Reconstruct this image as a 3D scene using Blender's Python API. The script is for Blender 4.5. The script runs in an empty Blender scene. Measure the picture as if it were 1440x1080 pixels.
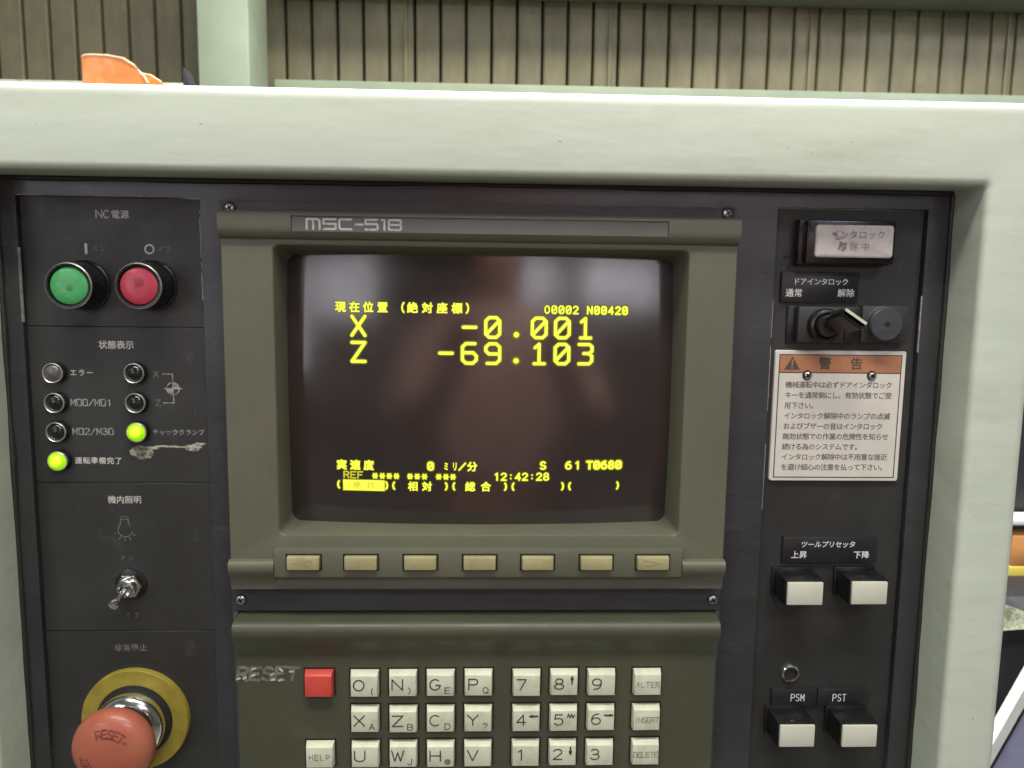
import bpy, bmesh, math, random
from mathutils import Vector, Matrix, noise
random.seed(7)
sc = bpy.context.scene
ZP = 1.45                                    # height of the panel's own zero line above the floor (m); panel sizes below are in mm

# ---------------------------------------------------------------- camera
cam = bpy.data.cameras.new('camera'); camo = bpy.data.objects.new('camera', cam); sc.collection.objects.link(camo)
cam.sensor_width = 36; cam.lens = 28.75; cam.clip_start = 0.01; cam.clip_end = 200
r = Vector((0.99928, -0.03561, 0.01281)); dn = Vector((0.00821, -0.12640, -0.99195)); fw = Vector((0.03694, 0.99134, -0.12602))
m = Matrix((r, -dn, -fw)).transposed().to_4x4(); m.translation = Vector((0, -0.385, ZP))
camo.matrix_world = m
cam.dof.use_dof = True; cam.dof.focus_distance = 0.40; cam.dof.aperture_fstop = 26
sc.camera = camo

# ---------------------------------------------------------------- world and lamps
w = bpy.data.worlds.new('World'); sc.world = w; w.use_nodes = True
bg = w.node_tree.nodes['Background']; bg.inputs[0].default_value = (0.83, 0.90, 0.80, 1); bg.inputs[1].default_value = 0.12
def area(name, loc, target, sx, sy, power, col):
    l = bpy.data.lights.new(name, 'AREA'); l.shape = 'RECTANGLE'; l.size = sx; l.size_y = sy; l.energy = power; l.color = col
    o = bpy.data.objects.new(name, l); sc.collection.objects.link(o)
    o.location = loc; o.rotation_euler = (Vector(target)-Vector(loc)).to_track_quat('-Z', 'Y').to_euler()
    return o
area('ceiling_light', (-0.05, -0.66, ZP+1.25), (0.02, 0, ZP-0.02), 1.1, 0.22, 24, (1.0, 0.99, 0.88))
area('ceiling_light', (0.4, 0.7, ZP+2.1), (0.05, -0.95, ZP-0.1), 1.2, 0.3, 230, (1.0, 0.96, 0.92))  # unseen lamp, added to brighten the photographer mirrored in the tube
area('ceiling_light', (1.3, -3.2, ZP+2.3), (0.1, 0, ZP), 1.3, 0.4, 40, (0.93, 0.94, 1.0))
area('ceiling_light', (-2.6, -3.4, ZP+1.7), (0, 0, ZP), 1.3, 0.4, 20, (0.90, 0.90, 1.0))
area('ceiling_light', (0.5, 1.2, ZP+2.3), (0.7, 2.6, ZP+0.6), 2.4, 0.4, 60, (1.0, 0.95, 0.78))
area('ceiling_light', (2.3, 1.0, ZP+1.6), (1.5, 1.5, ZP-0.9), 0.8, 0.4, 26, (0.95, 0.94, 1.0))
sc.view_settings.view_transform = 'Standard'; sc.view_settings.look = 'None'; sc.view_settings.gamma = 1
sc.view_settings.exposure = 0.0; sc.view_settings.use_curve_mapping = False

# ---------------------------------------------------------------- materials
def mat(name, col, rough=0.5, metal=0, vary=0.12, vscale=18, bump=0.0, bscale=60, emit=None, estr=0, col2=None,
        c2scale=25, c2lo=0.55, c2hi=0.7, rvary=0.1, coat=0, stretch=(1, 1, 1), trans=0, spec=0.5, fine=0.0, crough=0.08):
    mt = bpy.data.materials.new(name); mt.use_nodes = True; nt = mt.node_tree; N = nt.nodes; L = nt.links
    b = N['Principled BSDF']
    b.inputs['Metallic'].default_value = metal; b.inputs['Coat Weight'].default_value = coat
    b.inputs['Coat Roughness'].default_value = crough; b.inputs['Transmission Weight'].default_value = trans
    b.inputs['Specular IOR Level'].default_value = spec
    g = N.new('ShaderNodeNewGeometry'); mp = N.new('ShaderNodeMapping'); mp.inputs['Scale'].default_value = stretch
    L.new(g.outputs['Position'], mp.inputs['Vector']); P = mp.outputs['Vector']
    def nz(scale, detail=5, rough=0.6):
        n = N.new('ShaderNodeTexNoise'); n.inputs['Scale'].default_value = scale; n.inputs['Detail'].default_value = detail
        n.inputs['Roughness'].default_value = rough; L.new(P, n.inputs['Vector']); return n
    n1 = nz(vscale)
    mr = N.new('ShaderNodeMapRange'); mr.inputs['From Min'].default_value = 0.3; mr.inputs['From Max'].default_value = 0.7
    mr.inputs['To Min'].default_value = 1-vary; mr.inputs['To Max'].default_value = 1+vary
    L.new(n1.outputs['Fac'], mr.inputs['Value'])
    mx = N.new('ShaderNodeVectorMath'); mx.operation = 'SCALE'; mx.inputs[0].default_value = col
    L.new(mr.outputs[0], mx.inputs['Scale']); out = mx.outputs[0]
    if col2:
        n2 = nz(c2scale, 8, 0.7); m2 = N.new('ShaderNodeMapRange'); m2.inputs['From Min'].default_value = c2lo; m2.inputs['From Max'].default_value = c2hi
        L.new(n2.outputs['Fac'], m2.inputs['Value'])
        mi = N.new('ShaderNodeMix'); mi.data_type = 'RGBA'; L.new(m2.outputs[0], mi.inputs[0]); L.new(out, mi.inputs[6]); mi.inputs[7].default_value = (*col2, 1)
        out = mi.outputs[2]
    L.new(out, b.inputs['Base Color'])
    n3 = nz(vscale*2.3, 6, 0.7); m3 = N.new('ShaderNodeMapRange'); m3.inputs['From Min'].default_value = 0.3; m3.inputs['From Max'].default_value = 0.7
    m3.inputs['To Min'].default_value = max(0.02, rough-rvary); m3.inputs['To Max'].default_value = min(1, rough+rvary)
    L.new(n3.outputs['Fac'], m3.inputs['Value']); L.new(m3.outputs[0], b.inputs['Roughness'])
    prev = None
    for s, st in ((bscale, bump), (2200, fine)):
        if st:
            n4 = nz(s, 3, 0.5); bp = N.new('ShaderNodeBump'); bp.inputs['Strength'].default_value = st; bp.inputs['Distance'].default_value = 0.001 if s == bscale else 0.0002
            L.new(n4.outputs['Fac'], bp.inputs['Height'])
            if prev: L.new(prev.outputs[0], bp.inputs['Normal'])
            prev = bp
    if prev: L.new(prev.outputs[0], b.inputs['Normal'])
    if emit: b.inputs['Emission Color'].default_value = (*emit, 1); b.inputs['Emission Strength'].default_value = estr
    return mt
M = dict(
 housing=mat('pale green paint', (0.555, 0.61, 0.515), 0.42, vary=0.035, vscale=9, bump=0.9, bscale=30, col2=(0.38, 0.42, 0.31), c2scale=11, c2lo=0.52, c2hi=0.85, stretch=(0.45, 1, 1.5), fine=0.35, rvary=0.16),
 fascia=mat('dark fascia paint', (0.031, 0.033, 0.037), 0.34, coat=0.3, crough=0.22, vary=0.25, vscale=14, bump=0.18, bscale=70, rvary=0.12, col2=(0.075, 0.075, 0.078), c2scale=30, c2lo=0.58, c2hi=0.8, stretch=(1, 1, 2.2), fine=0.35),
 plate=mat('charcoal plate paint', (0.025, 0.026, 0.0245), 0.46, vary=0.18, vscale=22, col2=(0.06, 0.06, 0.055), c2scale=60, c2lo=0.6, c2hi=0.8, fine=0.4),
 flange=mat('blue grey flange paint', (0.047, 0.050, 0.055), 0.40, vary=0.2, vscale=40, bump=0.2, bscale=150, stretch=(0.5, 1, 2), fine=0.3),
 olive=mat('olive grey plastic', (0.108, 0.112, 0.076), 0.46, vary=0.10, vscale=12, col2=(0.138, 0.130, 0.090), c2scale=14, c2lo=0.5, c2hi=0.75, fine=0.5),
 olive_dark=mat('dark olive plastic', (0.064, 0.068, 0.042), 0.45, vary=0.10, vscale=14, col2=(0.092, 0.088, 0.058), c2scale=25, c2lo=0.55, c2hi=0.8, fine=0.5),
 name_strip=mat('grey name strip', (0.115, 0.117, 0.105), 0.4, vary=0.08, fine=0.2),
 softkey=mat('tan plastic', (0.36, 0.33, 0.17), 0.5, vary=0.15, vscale=60, col2=(0.26, 0.22, 0.11), c2scale=90, c2lo=0.5, c2hi=0.8),
 key=mat('ivory key plastic', (0.63, 0.65, 0.50), 0.36, vary=0.10, vscale=45, col2=(0.42, 0.41, 0.27), c2scale=95, c2lo=0.50, c2hi=0.82),
 redkey=mat('red key plastic', (0.62, 0.075, 0.055), 0.35, vary=0.1, vscale=60),
 ink=mat('dark ink', (0.035, 0.035, 0.035), 0.6), ink_worn=mat('worn ink', (0.15, 0.15, 0.11), 0.6, col2=(0.33, 0.33, 0.24), c2scale=500, c2lo=0.45, c2hi=0.6),
 print=mat('pale print', (0.50, 0.50, 0.47), 0.6, col2=(0.16, 0.16, 0.15), c2scale=420, c2lo=0.5, c2hi=0.72),
 print_mid=mat('half rubbed print', (0.33, 0.33, 0.31), 0.6, col2=(0.08, 0.08, 0.078), c2scale=450, c2lo=0.45, c2hi=0.65),
 print_worn=mat('rubbed print', (0.20, 0.20, 0.18), 0.6, col2=(0.055, 0.055, 0.053), c2scale=380, c2lo=0.44, c2hi=0.62),
 white=mat('white print', (0.72, 0.72, 0.70), 0.55),
 black=mat('black plastic', (0.010, 0.010, 0.011), 0.30, vary=0.2, vscale=80, fine=0.04),
 blackm=mat('matte black', (0.008, 0.008, 0.008), 0.7), seal=mat('black sealant', (0.02, 0.024, 0.018), 0.5, bump=0.6, bscale=220),
 seam=mat('groove', (0.012, 0.012, 0.012), 0.8),
 chrome=mat('chrome', (0.75, 0.75, 0.72), 0.16, metal=1, rvary=0.08, vscale=150), steel=mat('steel', (0.5, 0.5, 0.47), 0.32, metal=1, vscale=150, vary=0.25),
 green=mat('green cap', (0.055, 0.33, 0.10), 0.38, vary=0.15, vscale=160, coat=0.15, col2=(0.04, 0.23, 0.08), c2scale=170, c2lo=0.62, c2hi=0.8),
 red=mat('red cap', (0.38, 0.035, 0.06), 0.38, vary=0.15, vscale=160, coat=0.15, col2=(0.24, 0.03, 0.045), c2scale=170, c2lo=0.62, c2hi=0.8),
 estop=mat('faded red mushroom plastic', (0.40, 0.105, 0.065), 0.42, vary=0.10, vscale=50, col2=(0.43, 0.15, 0.085), c2scale=35, c2lo=0.45, c2hi=0.75, coat=0.1),
 green_core=mat('green cap filament shadow', (0.04, 0.21, 0.07), 0.4, vscale=400, vary=0.3), red_core=mat('red cap filament shadow', (0.25, 0.03, 0.045), 0.4, vscale=400, vary=0.3),
 estop_ink=mat('faded dark engraving', (0.16, 0.035, 0.02), 0.6, col2=(0.35, 0.08, 0.05), c2scale=300, c2lo=0.45, c2hi=0.65),
 yellow=mat('yellow ring enamel', (0.30, 0.24, 0.035), 0.42, vary=0.18, vscale=90, col2=(0.20, 0.125, 0.03), c2scale=60, c2lo=0.5, c2hi=0.75),
 led_core=mat('lit lamp core', (0.4, 0.6, 0.02), 0.4, emit=(0.60, 1.0, 0.02), estr=1.05), led=mat('lit lamp lens', (0.35, 0.6, 0.02), 0.3, emit=(0.34, 0.80, 0.0), estr=0.75, vary=0.1, vscale=300),
 led_off=mat('unlit lamp lens', (0.012, 0.012, 0.012), 0.18), led_grey=mat('dull lamp lens', (0.10, 0.09, 0.085), 0.25, vscale=400, vary=0.3),
 ringm=mat('lamp ring', (0.66, 0.66, 0.63), 0.30, metal=0.75, vscale=200, vary=0.3),
 lampface=mat('dusty lamp window', (0.58, 0.535, 0.505), 0.35, vary=0.08, vscale=90, col2=(0.36, 0.31, 0.30), c2scale=120, c2lo=0.5, c2hi=0.75), darkmetal=mat('dark metal', (0.05, 0.048, 0.045), 0.3, metal=0.7),
 ghost=mat('faded lamp text', (0.17, 0.14, 0.135), 0.5, col2=(0.45, 0.39, 0.37), c2scale=300, c2lo=0.46, c2hi=0.66),
 warn=mat('warning plate enamel', (0.62, 0.585, 0.53), 0.4, vary=0.06, vscale=60, col2=(0.48, 0.42, 0.35), c2scale=60, c2lo=0.6, c2hi=0.8),
 warn_orange=mat('orange header', (0.42, 0.175, 0.085), 0.45, vary=0.12, vscale=80, col2=(0.30, 0.15, 0.11), c2scale=60, c2lo=0.5, c2hi=0.7),
 warn_ink=mat('warning ink', (0.11, 0.095, 0.085), 0.6, col2=(0.26, 0.22, 0.2), c2scale=400, c2lo=0.5, c2hi=0.75), line=mat('border ink', (0.07, 0.055, 0.045), 0.6),
 swwhite=mat('switch cap', (0.60, 0.61, 0.50), 0.35, vary=0.05, vscale=80, col2=(0.42, 0.43, 0.34), c2scale=220, c2lo=0.62, c2hi=0.8),
 label=mat('black label', (0.016, 0.017, 0.019), 0.35, vary=0.2, vscale=60, fine=0.2),
 crt=mat('picture tube glass', (0.029, 0.0215, 0.020), 0.15, rvary=0.04, vscale=9, vary=0.12, spec=1.0),
 phos=mat('lit phosphor', (0.1, 0.1, 0.0), 0.6, emit=(0.88, 0.98, 0.07), estr=1.2), halo=mat('phosphor glow', (0.03, 0.03, 0.0), 0.4, emit=(0.40, 0.42, 0.0), estr=0.8), halo_dim=mat('outer phosphor glow', (0.03, 0.025, 0.01), 0.4, emit=(0.13, 0.135, 0.0), estr=0.65),
 phos_dim=mat('dim phosphor', (0.05, 0.05, 0.0), 0.6, emit=(0.60, 0.58, 0.03), estr=0.9),
 phos_ink=mat('dark phosphor gap', (0.05, 0.05, 0.0), 0.6, emit=(0.50, 0.47, 0.02), estr=0.7),
 glue=mat('old glue', (0.40, 0.40, 0.32), 0.7, col2=(0.07, 0.07, 0.06), c2scale=260, c2lo=0.45, c2hi=0.6, bump=0.6, bscale=500),
 chalk=mat('rubbed marker', (0.19, 0.19, 0.155), 0.6, col2=(0.073, 0.077, 0.048), c2scale=260, c2lo=0.42, c2hi=0.62),
 chalk_hi=mat('bright marker', (0.5, 0.5, 0.44), 0.6, vscale=200, vary=0.3),
 clad=mat('dusty cladding', (0.225, 0.205, 0.130), 0.6, vary=0.16, vscale=9, col2=(0.15, 0.135, 0.092), c2scale=6, c2lo=0.42, c2hi=0.72, stretch=(1.2, 1, 0.5)),
 groove=mat('cladding groove', (0.02, 0.016, 0.012), 0.8), column=mat('green steel paint', (0.34, 0.41, 0.31), 0.5, vary=0.08, vscale=8, col2=(0.27, 0.35, 0.26), c2scale=14, c2lo=0.6, c2hi=0.85),
 beam=mat('grey steel beam', (0.20, 0.21, 0.18), 0.6, vscale=6), ledge=mat('grey ledge', (0.36, 0.37, 0.31), 0.6, vscale=10, col2=(0.2, 0.2, 0.17), c2scale=20),
 orange=mat('orange plastic', (0.66, 0.20, 0.035), 0.38, vary=0.18, vscale=25, col2=(0.75, 0.36, 0.16), c2scale=18, c2lo=0.5, c2hi=0.75), orange_rim=mat('pale orange rim', (0.72, 0.48, 0.30), 0.4),
 carton=mat('orange carton', (0.66, 0.30, 0.10), 0.6), tin=mat('yellow tin', (0.62, 0.52, 0.10), 0.45), board=mat('white board', (0.72, 0.73, 0.72), 0.5), lav=mat('lavender grey panel', (0.33, 0.33, 0.50), 0.5),
 paper=mat('paper', (0.72, 0.75, 0.55), 0.7, col2=(0.3, 0.33, 0.2), c2scale=60, c2lo=0.5, c2hi=0.6), bag=mat('black vinyl', (0.025, 0.027, 0.03), 0.45),
 rear=mat('rear wall paint', (0.22, 0.22, 0.205), 0.7), daylight=mat('bright window pane', (0.5, 0.5, 0.5), 0.3, emit=(0.96, 0.92, 1.0), estr=4.2),
 worn=mat('rubbed edge highlight', (0.34, 0.33, 0.33), 0.35, metal=0.6, vscale=300, vary=0.4),
 scratch=mat('fine scratch', (0.085, 0.085, 0.08), 0.5), chip=mat('dark paint chip', (0.30, 0.32, 0.25), 0.6),
 floor=mat('concrete floor', (0.10, 0.10, 0.09), 0.7, vscale=2), shirt=mat('mauve shirt', (0.40, 0.23, 0.21), 0.9, vary=0.3, vscale=6), skin=mat('skin', (0.45, 0.22, 0.16), 0.6), trousers=mat('dark trousers', (0.03, 0.03, 0.04), 0.9), hair=mat('black hair', (0.01, 0.01, 0.01), 0.6),
)

# ---------------------------------------------------------------- mesh helpers (X right, d towards the viewer, Z up; mm)
def V(x, d, z): return Vector((x/1000, -d/1000, ZP + z/1000))
class MB:
    def __init__(s): s.v = []; s.f = []; s.mi = []; s.sm = []
    def add(s, vs, fs, mi=0, smooth=False):
        o = len(s.v); s.v += vs; s.f += [tuple(o+i for i in f) for f in fs]; s.mi += [mi]*len(fs); s.sm += [smooth]*len(fs); return s
    def bm(s, b, mi=0, smooth=False):
        b.verts.ensure_lookup_table(); b.verts.index_update()
        s.add([v.co.copy() for v in b.verts], [[v.index for v in f.verts] for f in b.faces], mi, smooth); b.free(); return s
    def box(s, x0, x1, z0, z1, d0, d1, bev=0.0, mi=0, seg=2, top=None, smooth=True):
        # top = (inset x, inset z low, inset z high) shrinks the front face
        tx, tl, th = top or (0, 0, 0)
        b = bmesh.new()
        q = [(x0, d0, z0), (x1, d0, z0), (x1, d0, z1), (x0, d0, z1), (x0+tx, d1, z0+tl), (x1-tx, d1, z0+tl), (x1-tx, d1, z1-th), (x0+tx, d1, z1-th)]
        vs = [b.verts.new(V(*p)) for p in q]
        for f in ((3, 2, 1, 0), (4, 5, 6, 7), (0, 1, 5, 4), (1, 2, 6, 5), (2, 3, 7, 6), (3, 0, 4, 7)): b.faces.new([vs[i] for i in f])
        if bev: bmesh.ops.bevel(b, geom=b.edges[:], offset=bev/1000, segments=seg, profile=0.5, affect='EDGES', clamp_overlap=True)
        return s.bm(b, mi, smooth and bool(bev))
    def loft(s, loops, mi=0, smooth=True, cap0=False, cap1=False):
        n = len(loops[0]); vs = [p for l in loops for p in l]; fs = []
        for k in range(len(loops)-1):
            for i in range(n):
                j = (i+1) % n; fs.append((k*n+i, k*n+j, (k+1)*n+j, (k+1)*n+i))
        s.add(vs, fs, mi, smooth)
        if cap0: s.add(list(loops[0]), [tuple(range(n))[::-1]], mi)
        if cap1: s.add(list(loops[-1]), [tuple(range(n))], mi)
        return s
    def lathe(s, cx, cz, prof, n=40, mi=0, smooth=True, cap=True):
        loops = [[V(cx+r*math.cos(a), d, cz+r*math.sin(a)) for a in [2*math.pi*i/n for i in range(n)]] for r, d in prof]
        return s.loft(loops, mi, smooth, cap1=cap)
    def prism(s, prof, x0, x1, mi=0, smooth=False):   # profile of (d, z)
        n = len(prof); vs = [V(x0, d, z) for d, z in prof]+[V(x1, d, z) for d, z in prof]
        s.add(vs, [(i, (i+1) % n, n+(i+1) % n, n+i) for i in range(n)], mi, smooth)
        return s.add(vs, [tuple(range(n))[::-1], tuple(range(n, 2*n))], mi)
    def tube(s, pts, rad, n=10, mi=0):
        loops = []
        for i, p in enumerate(pts):
            t = (pts[min(i+1, len(pts)-1)]-pts[max(i-1, 0)]).normalized()
            u = t.orthogonal().normalized(); v = t.cross(u); rr_ = rad[i] if isinstance(rad, (list, tuple)) else rad
            loops.append([p+(u*math.cos(2*math.pi*k/n)+v*math.sin(2*math.pi*k/n))*rr_ for k in range(n)])
        return s.loft(loops, mi, True, True, True)
    def build(s, name, mats, parent=None, split=True):
        me = bpy.data.meshes.new(name); me.from_pydata([tuple(v) for v in s.v], [], s.f)
        for m_ in (mats if isinstance(mats, (list, tuple)) else [mats]): me.materials.append(M[m_])
        me.polygons.foreach_set('material_index', s.mi); me.polygons.foreach_set('use_smooth', s.sm)
        b = bmesh.new(); b.from_mesh(me); bmesh.ops.remove_doubles(b, verts=b.verts[:], dist=1e-7)
        bmesh.ops.recalc_face_normals(b, faces=b.faces[:]); b.to_mesh(me); b.free()
        if split and any(s.sm): me.set_sharp_from_angle(angle=math.radians(38))
        o = bpy.data.objects.new(name, me); sc.collection.objects.link(o)
        if parent: o.parent = parent; o.matrix_parent_inverse = Matrix.Translation(parent_loc(parent)).inverted()
        return o
_loc = {}
def parent_loc(o):
    t = Vector((0, 0, 0))
    while o: t += o.location; o = o.parent if False else None
    return t
def thing(name, label, cat, loc, group=None):
    o = bpy.data.objects.new(name, None); sc.collection.objects.link(o); o.location = loc; o.empty_display_size = 0.05
    o['label'] = label; o['category'] = cat
    if group: o['group'] = group
    return o
def lab(o, t): o['label'] = t; return o
def rr(x0, x1, z0, z1, r_, d, n=6, dfun=None):
    out = []
    for cx, cz, a0 in ((x1-r_, z1-r_, 0), (x0+r_, z1-r_, 90), (x0+r_, z0+r_, 180), (x1-r_, z0+r_, 270)):
        for i in range(n+1):
            a = math.radians(a0+90*i/n); x, z = cx+r_*math.cos(a), cz+r_*math.sin(a)
            out.append(V(x, dfun(x, z) if dfun else d, z))
    return out

# ---------------------------------------------------------------- lettering
def arc(cx, cy, rx, ry, a0, a1, n=10): return [(cx+rx*math.cos(math.radians(a0+(a1-a0)*i/n)), cy+ry*math.sin(math.radians(a0+(a1-a0)*i/n))) for i in range(n+1)]
O_ = arc(2, 3, 2, 3, 90, 450, 24)
R0 = arc(3, 5, 1, 1, 0, 90, 4)+arc(1, 5, 1, 1, 90, 180, 4)+arc(1, 1, 1, 1, 180, 270, 4)+arc(3, 1, 1, 1, 270, 360, 4)+[(4, 5)]
G = {  # glyphs on a 4 x 6 grid
 'A': [[(0, 0), (2, 6), (4, 0)], [(0.7, 2), (3.3, 2)]], 'B': [[(0, 0), (0, 6), (2.6, 6)]+arc(2.6, 4.6, 1.3, 1.4, 90, -90)+[(0, 3.2)], [(2.6, 3.2)]+arc(2.6, 1.6, 1.5, 1.6, 90, -90)+[(0, 0)]],
 'C': [arc(2, 3, 2, 3, 50, 310, 20)], 'D': [[(0, 0), (0, 6), (1.6, 6)]+arc(1.6, 3, 2.4, 3, 90, -90, 14)+[(0, 0)]], 'E': [[(4, 6), (0, 6), (0, 0), (4, 0)], [(0, 3.1), (3.2, 3.1)]],
 'F': [[(3.8, 6), (0, 6), (0, 0)], [(0, 3.1), (3.1, 3.1)]], 'G': [arc(2, 3, 2, 3, 50, 330, 20)+[(4, 2.7), (2.2, 2.7)]], 'H': [[(0, 0), (0, 6)], [(4, 0), (4, 6)], [(0, 3.1), (4, 3.1)]],
 'I': [[(2, 0), (2, 6)]], 'J': [[(3.2, 6), (3.2, 1.6)]+arc(1.7, 1.6, 1.5, 1.6, 0, -170)], 'L': [[(0, 6), (0, 0), (3.6, 0)]], 'M': [[(0, 0), (0, 6), (2, 2), (4, 6), (4, 0)]],
 'N': [[(0, 0), (0, 6), (4, 0), (4, 6)]], 'O': [O_], 'P': [[(0, 0), (0, 6), (2.4, 6)]+arc(2.4, 4.4, 1.6, 1.6, 90, -90)+[(0, 2.8)]], 'Q': [O_, [(2.4, 1.6), (4.1, -0.3)]],
 'R': [[(0, 0), (0, 6), (2.5, 6)]+arc(2.5, 4.5, 1.5, 1.5, 90, -90)+[(0, 3)], [(2.2, 3), (4, 0)]], 'S': [arc(2, 4.5, 1.8, 1.5, 30, 270, 12)+arc(2, 1.5, 1.9, 1.5, 90, -150, 12)],
 'T': [[(0, 6), (4, 6)], [(2, 6), (2, 0)]], 'U': [[(0, 6), (0, 1.9)]+arc(2, 1.9, 2, 1.9, 180, 360)+[(4, 6)]], 'V': [[(0, 6), (2, 0), (4, 6)]], 'W': [[(-0.3, 6), (0.9, 0), (2, 5), (3.1, 0), (4.3, 6)]],
 'X': [[(0, 0), (4, 6)], [(0, 6), (4, 0)]], 'Y': [[(0, 6), (2, 3), (4, 6)], [(2, 3), (2, 0)]], 'Z': [[(0, 6), (4, 6), (0, 0), (4, 0)]],
 '0': [R0], '1': [[(1, 4.8), (2.4, 6), (2.4, 0)]], '2': [arc(2, 4.3, 1.9, 1.7, 165, -20, 12)+[(0, 0), (4, 0)]], '3': [arc(1.9, 4.5, 1.7, 1.5, 150, -90, 12)+[(1.2, 3)], arc(1.9, 1.6, 2, 1.6, 80, -155, 14)],
 '4': [[(3, 0), (3, 6), (0, 1.7), (4, 1.7)]], '5': [[(3.6, 6), (0.6, 6), (0.3, 3.3)]+arc(1.9, 1.95, 2, 1.95, 125, -150, 16)], '6': [[(3.2, 6)]+arc(2.2, 2.6, 2.2, 3.2, 105, 180, 8)+arc(2, 1.9, 2, 1.9, 180, 520, 20)],
 '7': [[(0, 6), (4, 6), (1.4, 0)]], '8': [arc(2, 4.5, 1.6, 1.5, 90, 450, 18), arc(2, 1.5, 2, 1.5, 90, 450, 20)], '9': [arc(2, 4.1, 2, 1.9, 0, 360, 20), arc(1.8, 3.4, 2.2, 3.2, 10, -75, 8)+[(0.8, 0)]],
 '-': [[(0.2, 3), (3.8, 3)]], '.': [[(2, 0.4), (2.02, 0.4)]], ':': [[(2, 1.4), (2.02, 1.4)], [(2, 4.4), (2.02, 4.4)]], '/': [[(0, 0), (4, 6)]], '(': [arc(4.5, 3, 2.6, 4, 125, 235)], ')': [arc(-0.5, 3, 2.6, 4, 55, -55)],
 '*': [[(0.4, 3), (3.6, 3)], [(1, 1.2), (3, 4.8)], [(1, 4.8), (3, 1.2)]], '?': [arc(2, 4.4, 1.6, 1.5, 170, -60, 12)+[(2, 2.4), (2, 1.8)], [(2, 0.3), (2.02, 0.3)]],
 '^': [[(2, 0), (2, 5)], [(1.2, 3.6), (2, 6), (2.8, 3.6)]], 'v': [[(2, 6), (2, 1)], [(1.2, 2.4), (2, 0), (2.8, 2.4)]], '<': [[(0, 3), (4.2, 3)], [(1.5, 3.5), (0, 3), (1.5, 2.5)]], '>': [[(0, 3), (4.2, 3)], [(2.7, 3.5), (4.2, 3), (2.7, 2.5)]],
 '~': [[(0, 2), (0.7, 5), (1.5, 1.5), (2.3, 5), (3.1, 1.5), (4, 4)]], '@': [arc(2, 3, 2, 2.4, 0, 360, 16), arc(2, 3, 1, 1.2, 0, 360, 10)], ' ': [],
 # CRT forms: chamfered corners, slashed zero
 'z': [[(1, 6), (3, 6), (4, 5), (4, 1), (3, 0), (1, 0), (0, 1), (0, 5), (1, 6)], [(0.4, 1.2), (3.6, 4.8)]], 'i': [[(0.8, 4.9), (2, 6), (2, 0)], [(0.6, 0), (3.6, 0)]],
 't': [[(0.2, 6), (3.2, 6), (4, 5.3), (4, 3.9), (3, 3.2), (1.6, 3.2)], [(3, 3.2), (4, 2.4), (4, 0.9), (3.2, 0), (0.2, 0)]],
 's': [[(3.6, 6), (1, 6), (0, 5), (0, 1), (1, 0), (3, 0), (4, 1), (4, 2.2), (3.1, 3.2), (0, 3.2)]], 'n': [[(0.4, 0), (3, 0), (4, 1), (4, 5), (3, 6), (1, 6), (0, 5), (0, 3.8), (0.9, 2.9), (4, 2.9)]],
}
def mline(bmk, pts, wd, flat=None):
    """a round-ended flat stroke (list of polygons) through 2-D points"""
    polys = []; h = wd/2
    for (x0, y0), (x1, y1) in zip(pts[:-1], pts[1:]):
        dx, dy = x1-x0, y1-y0; l = math.hypot(dx, dy) or 1e-6; nx, ny = -dy/l*h, dx/l*h
        a = math.atan2(dy, dx); cap = []
        for k in range(0, 7): t = a-math.pi/2+math.pi*k/6; cap.append((x1+h*math.cos(t), y1+h*math.sin(t)))
        for k in range(0, 7): t = a+math.pi/2+math.pi*k/6; cap.append((x0+h*math.cos(t), y0+h*math.sin(t)))
        polys.append(cap)
    return polys
_lift = [0]
def strokes(mb, polylines, wd, dfun, mi=0, th=0.05):
    for pl in polylines:
        for poly in mline(None, pl, wd):
            _lift[0] = (_lift[0]+1) % 9; e = 0.002*_lift[0]
            mb.add([V(x, (dfun(x, z) if callable(dfun) else dfun)+th+e, z) for x, z in poly], [tuple(range(len(poly)))], mi)
def word(mb, s, x, z, h, w, adv, wd, dfun, mi=0, slant=0, align='c', th=0.05, wob=0):
    """stroke lettering centred on (x, z); h, w glyph size, adv advance, wd stroke width"""
    tot = adv*(len(s)-1)+w; x0 = x-tot/2 if align == 'c' else x
    for k, ch in enumerate(s):
        pls = [[(x0+k*adv+px*w/4+slant*(py-3)*h/6+(random.uniform(-wob, wob) if wob else 0), z-h/2+py*h/6+(random.uniform(-wob, wob) if wob else 0)) for px, py in pl] for pl in G[ch]]
        strokes(mb, pls, wd, dfun, mi, th)
_cache = {}
def glyph_mesh(ch, bold=0):
    bold = 0
    if (ch, bold) in _cache: return _cache[(ch, bold)]
    cu = bpy.data.curves.new('t', 'FONT'); cu.body = ch; cu.size = 1; cu.resolution_u = 2; cu.fill_mode = 'FRONT'
    ob = bpy.data.objects.new('t', cu); sc.collection.objects.link(ob)
    me = bpy.data.meshes.new_from_object(ob.evaluated_get(bpy.context.evaluated_depsgraph_get()))
    vs = [(v.co.x, v.co.y) for v in me.vertices]; fs = [tuple(p.vertices) for p in me.polygons]
    bpy.data.objects.remove(ob); bpy.data.meshes.remove(me); bpy.data.curves.remove(cu)
    _cache[(ch, bold)] = (vs, fs); return vs, fs
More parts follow.
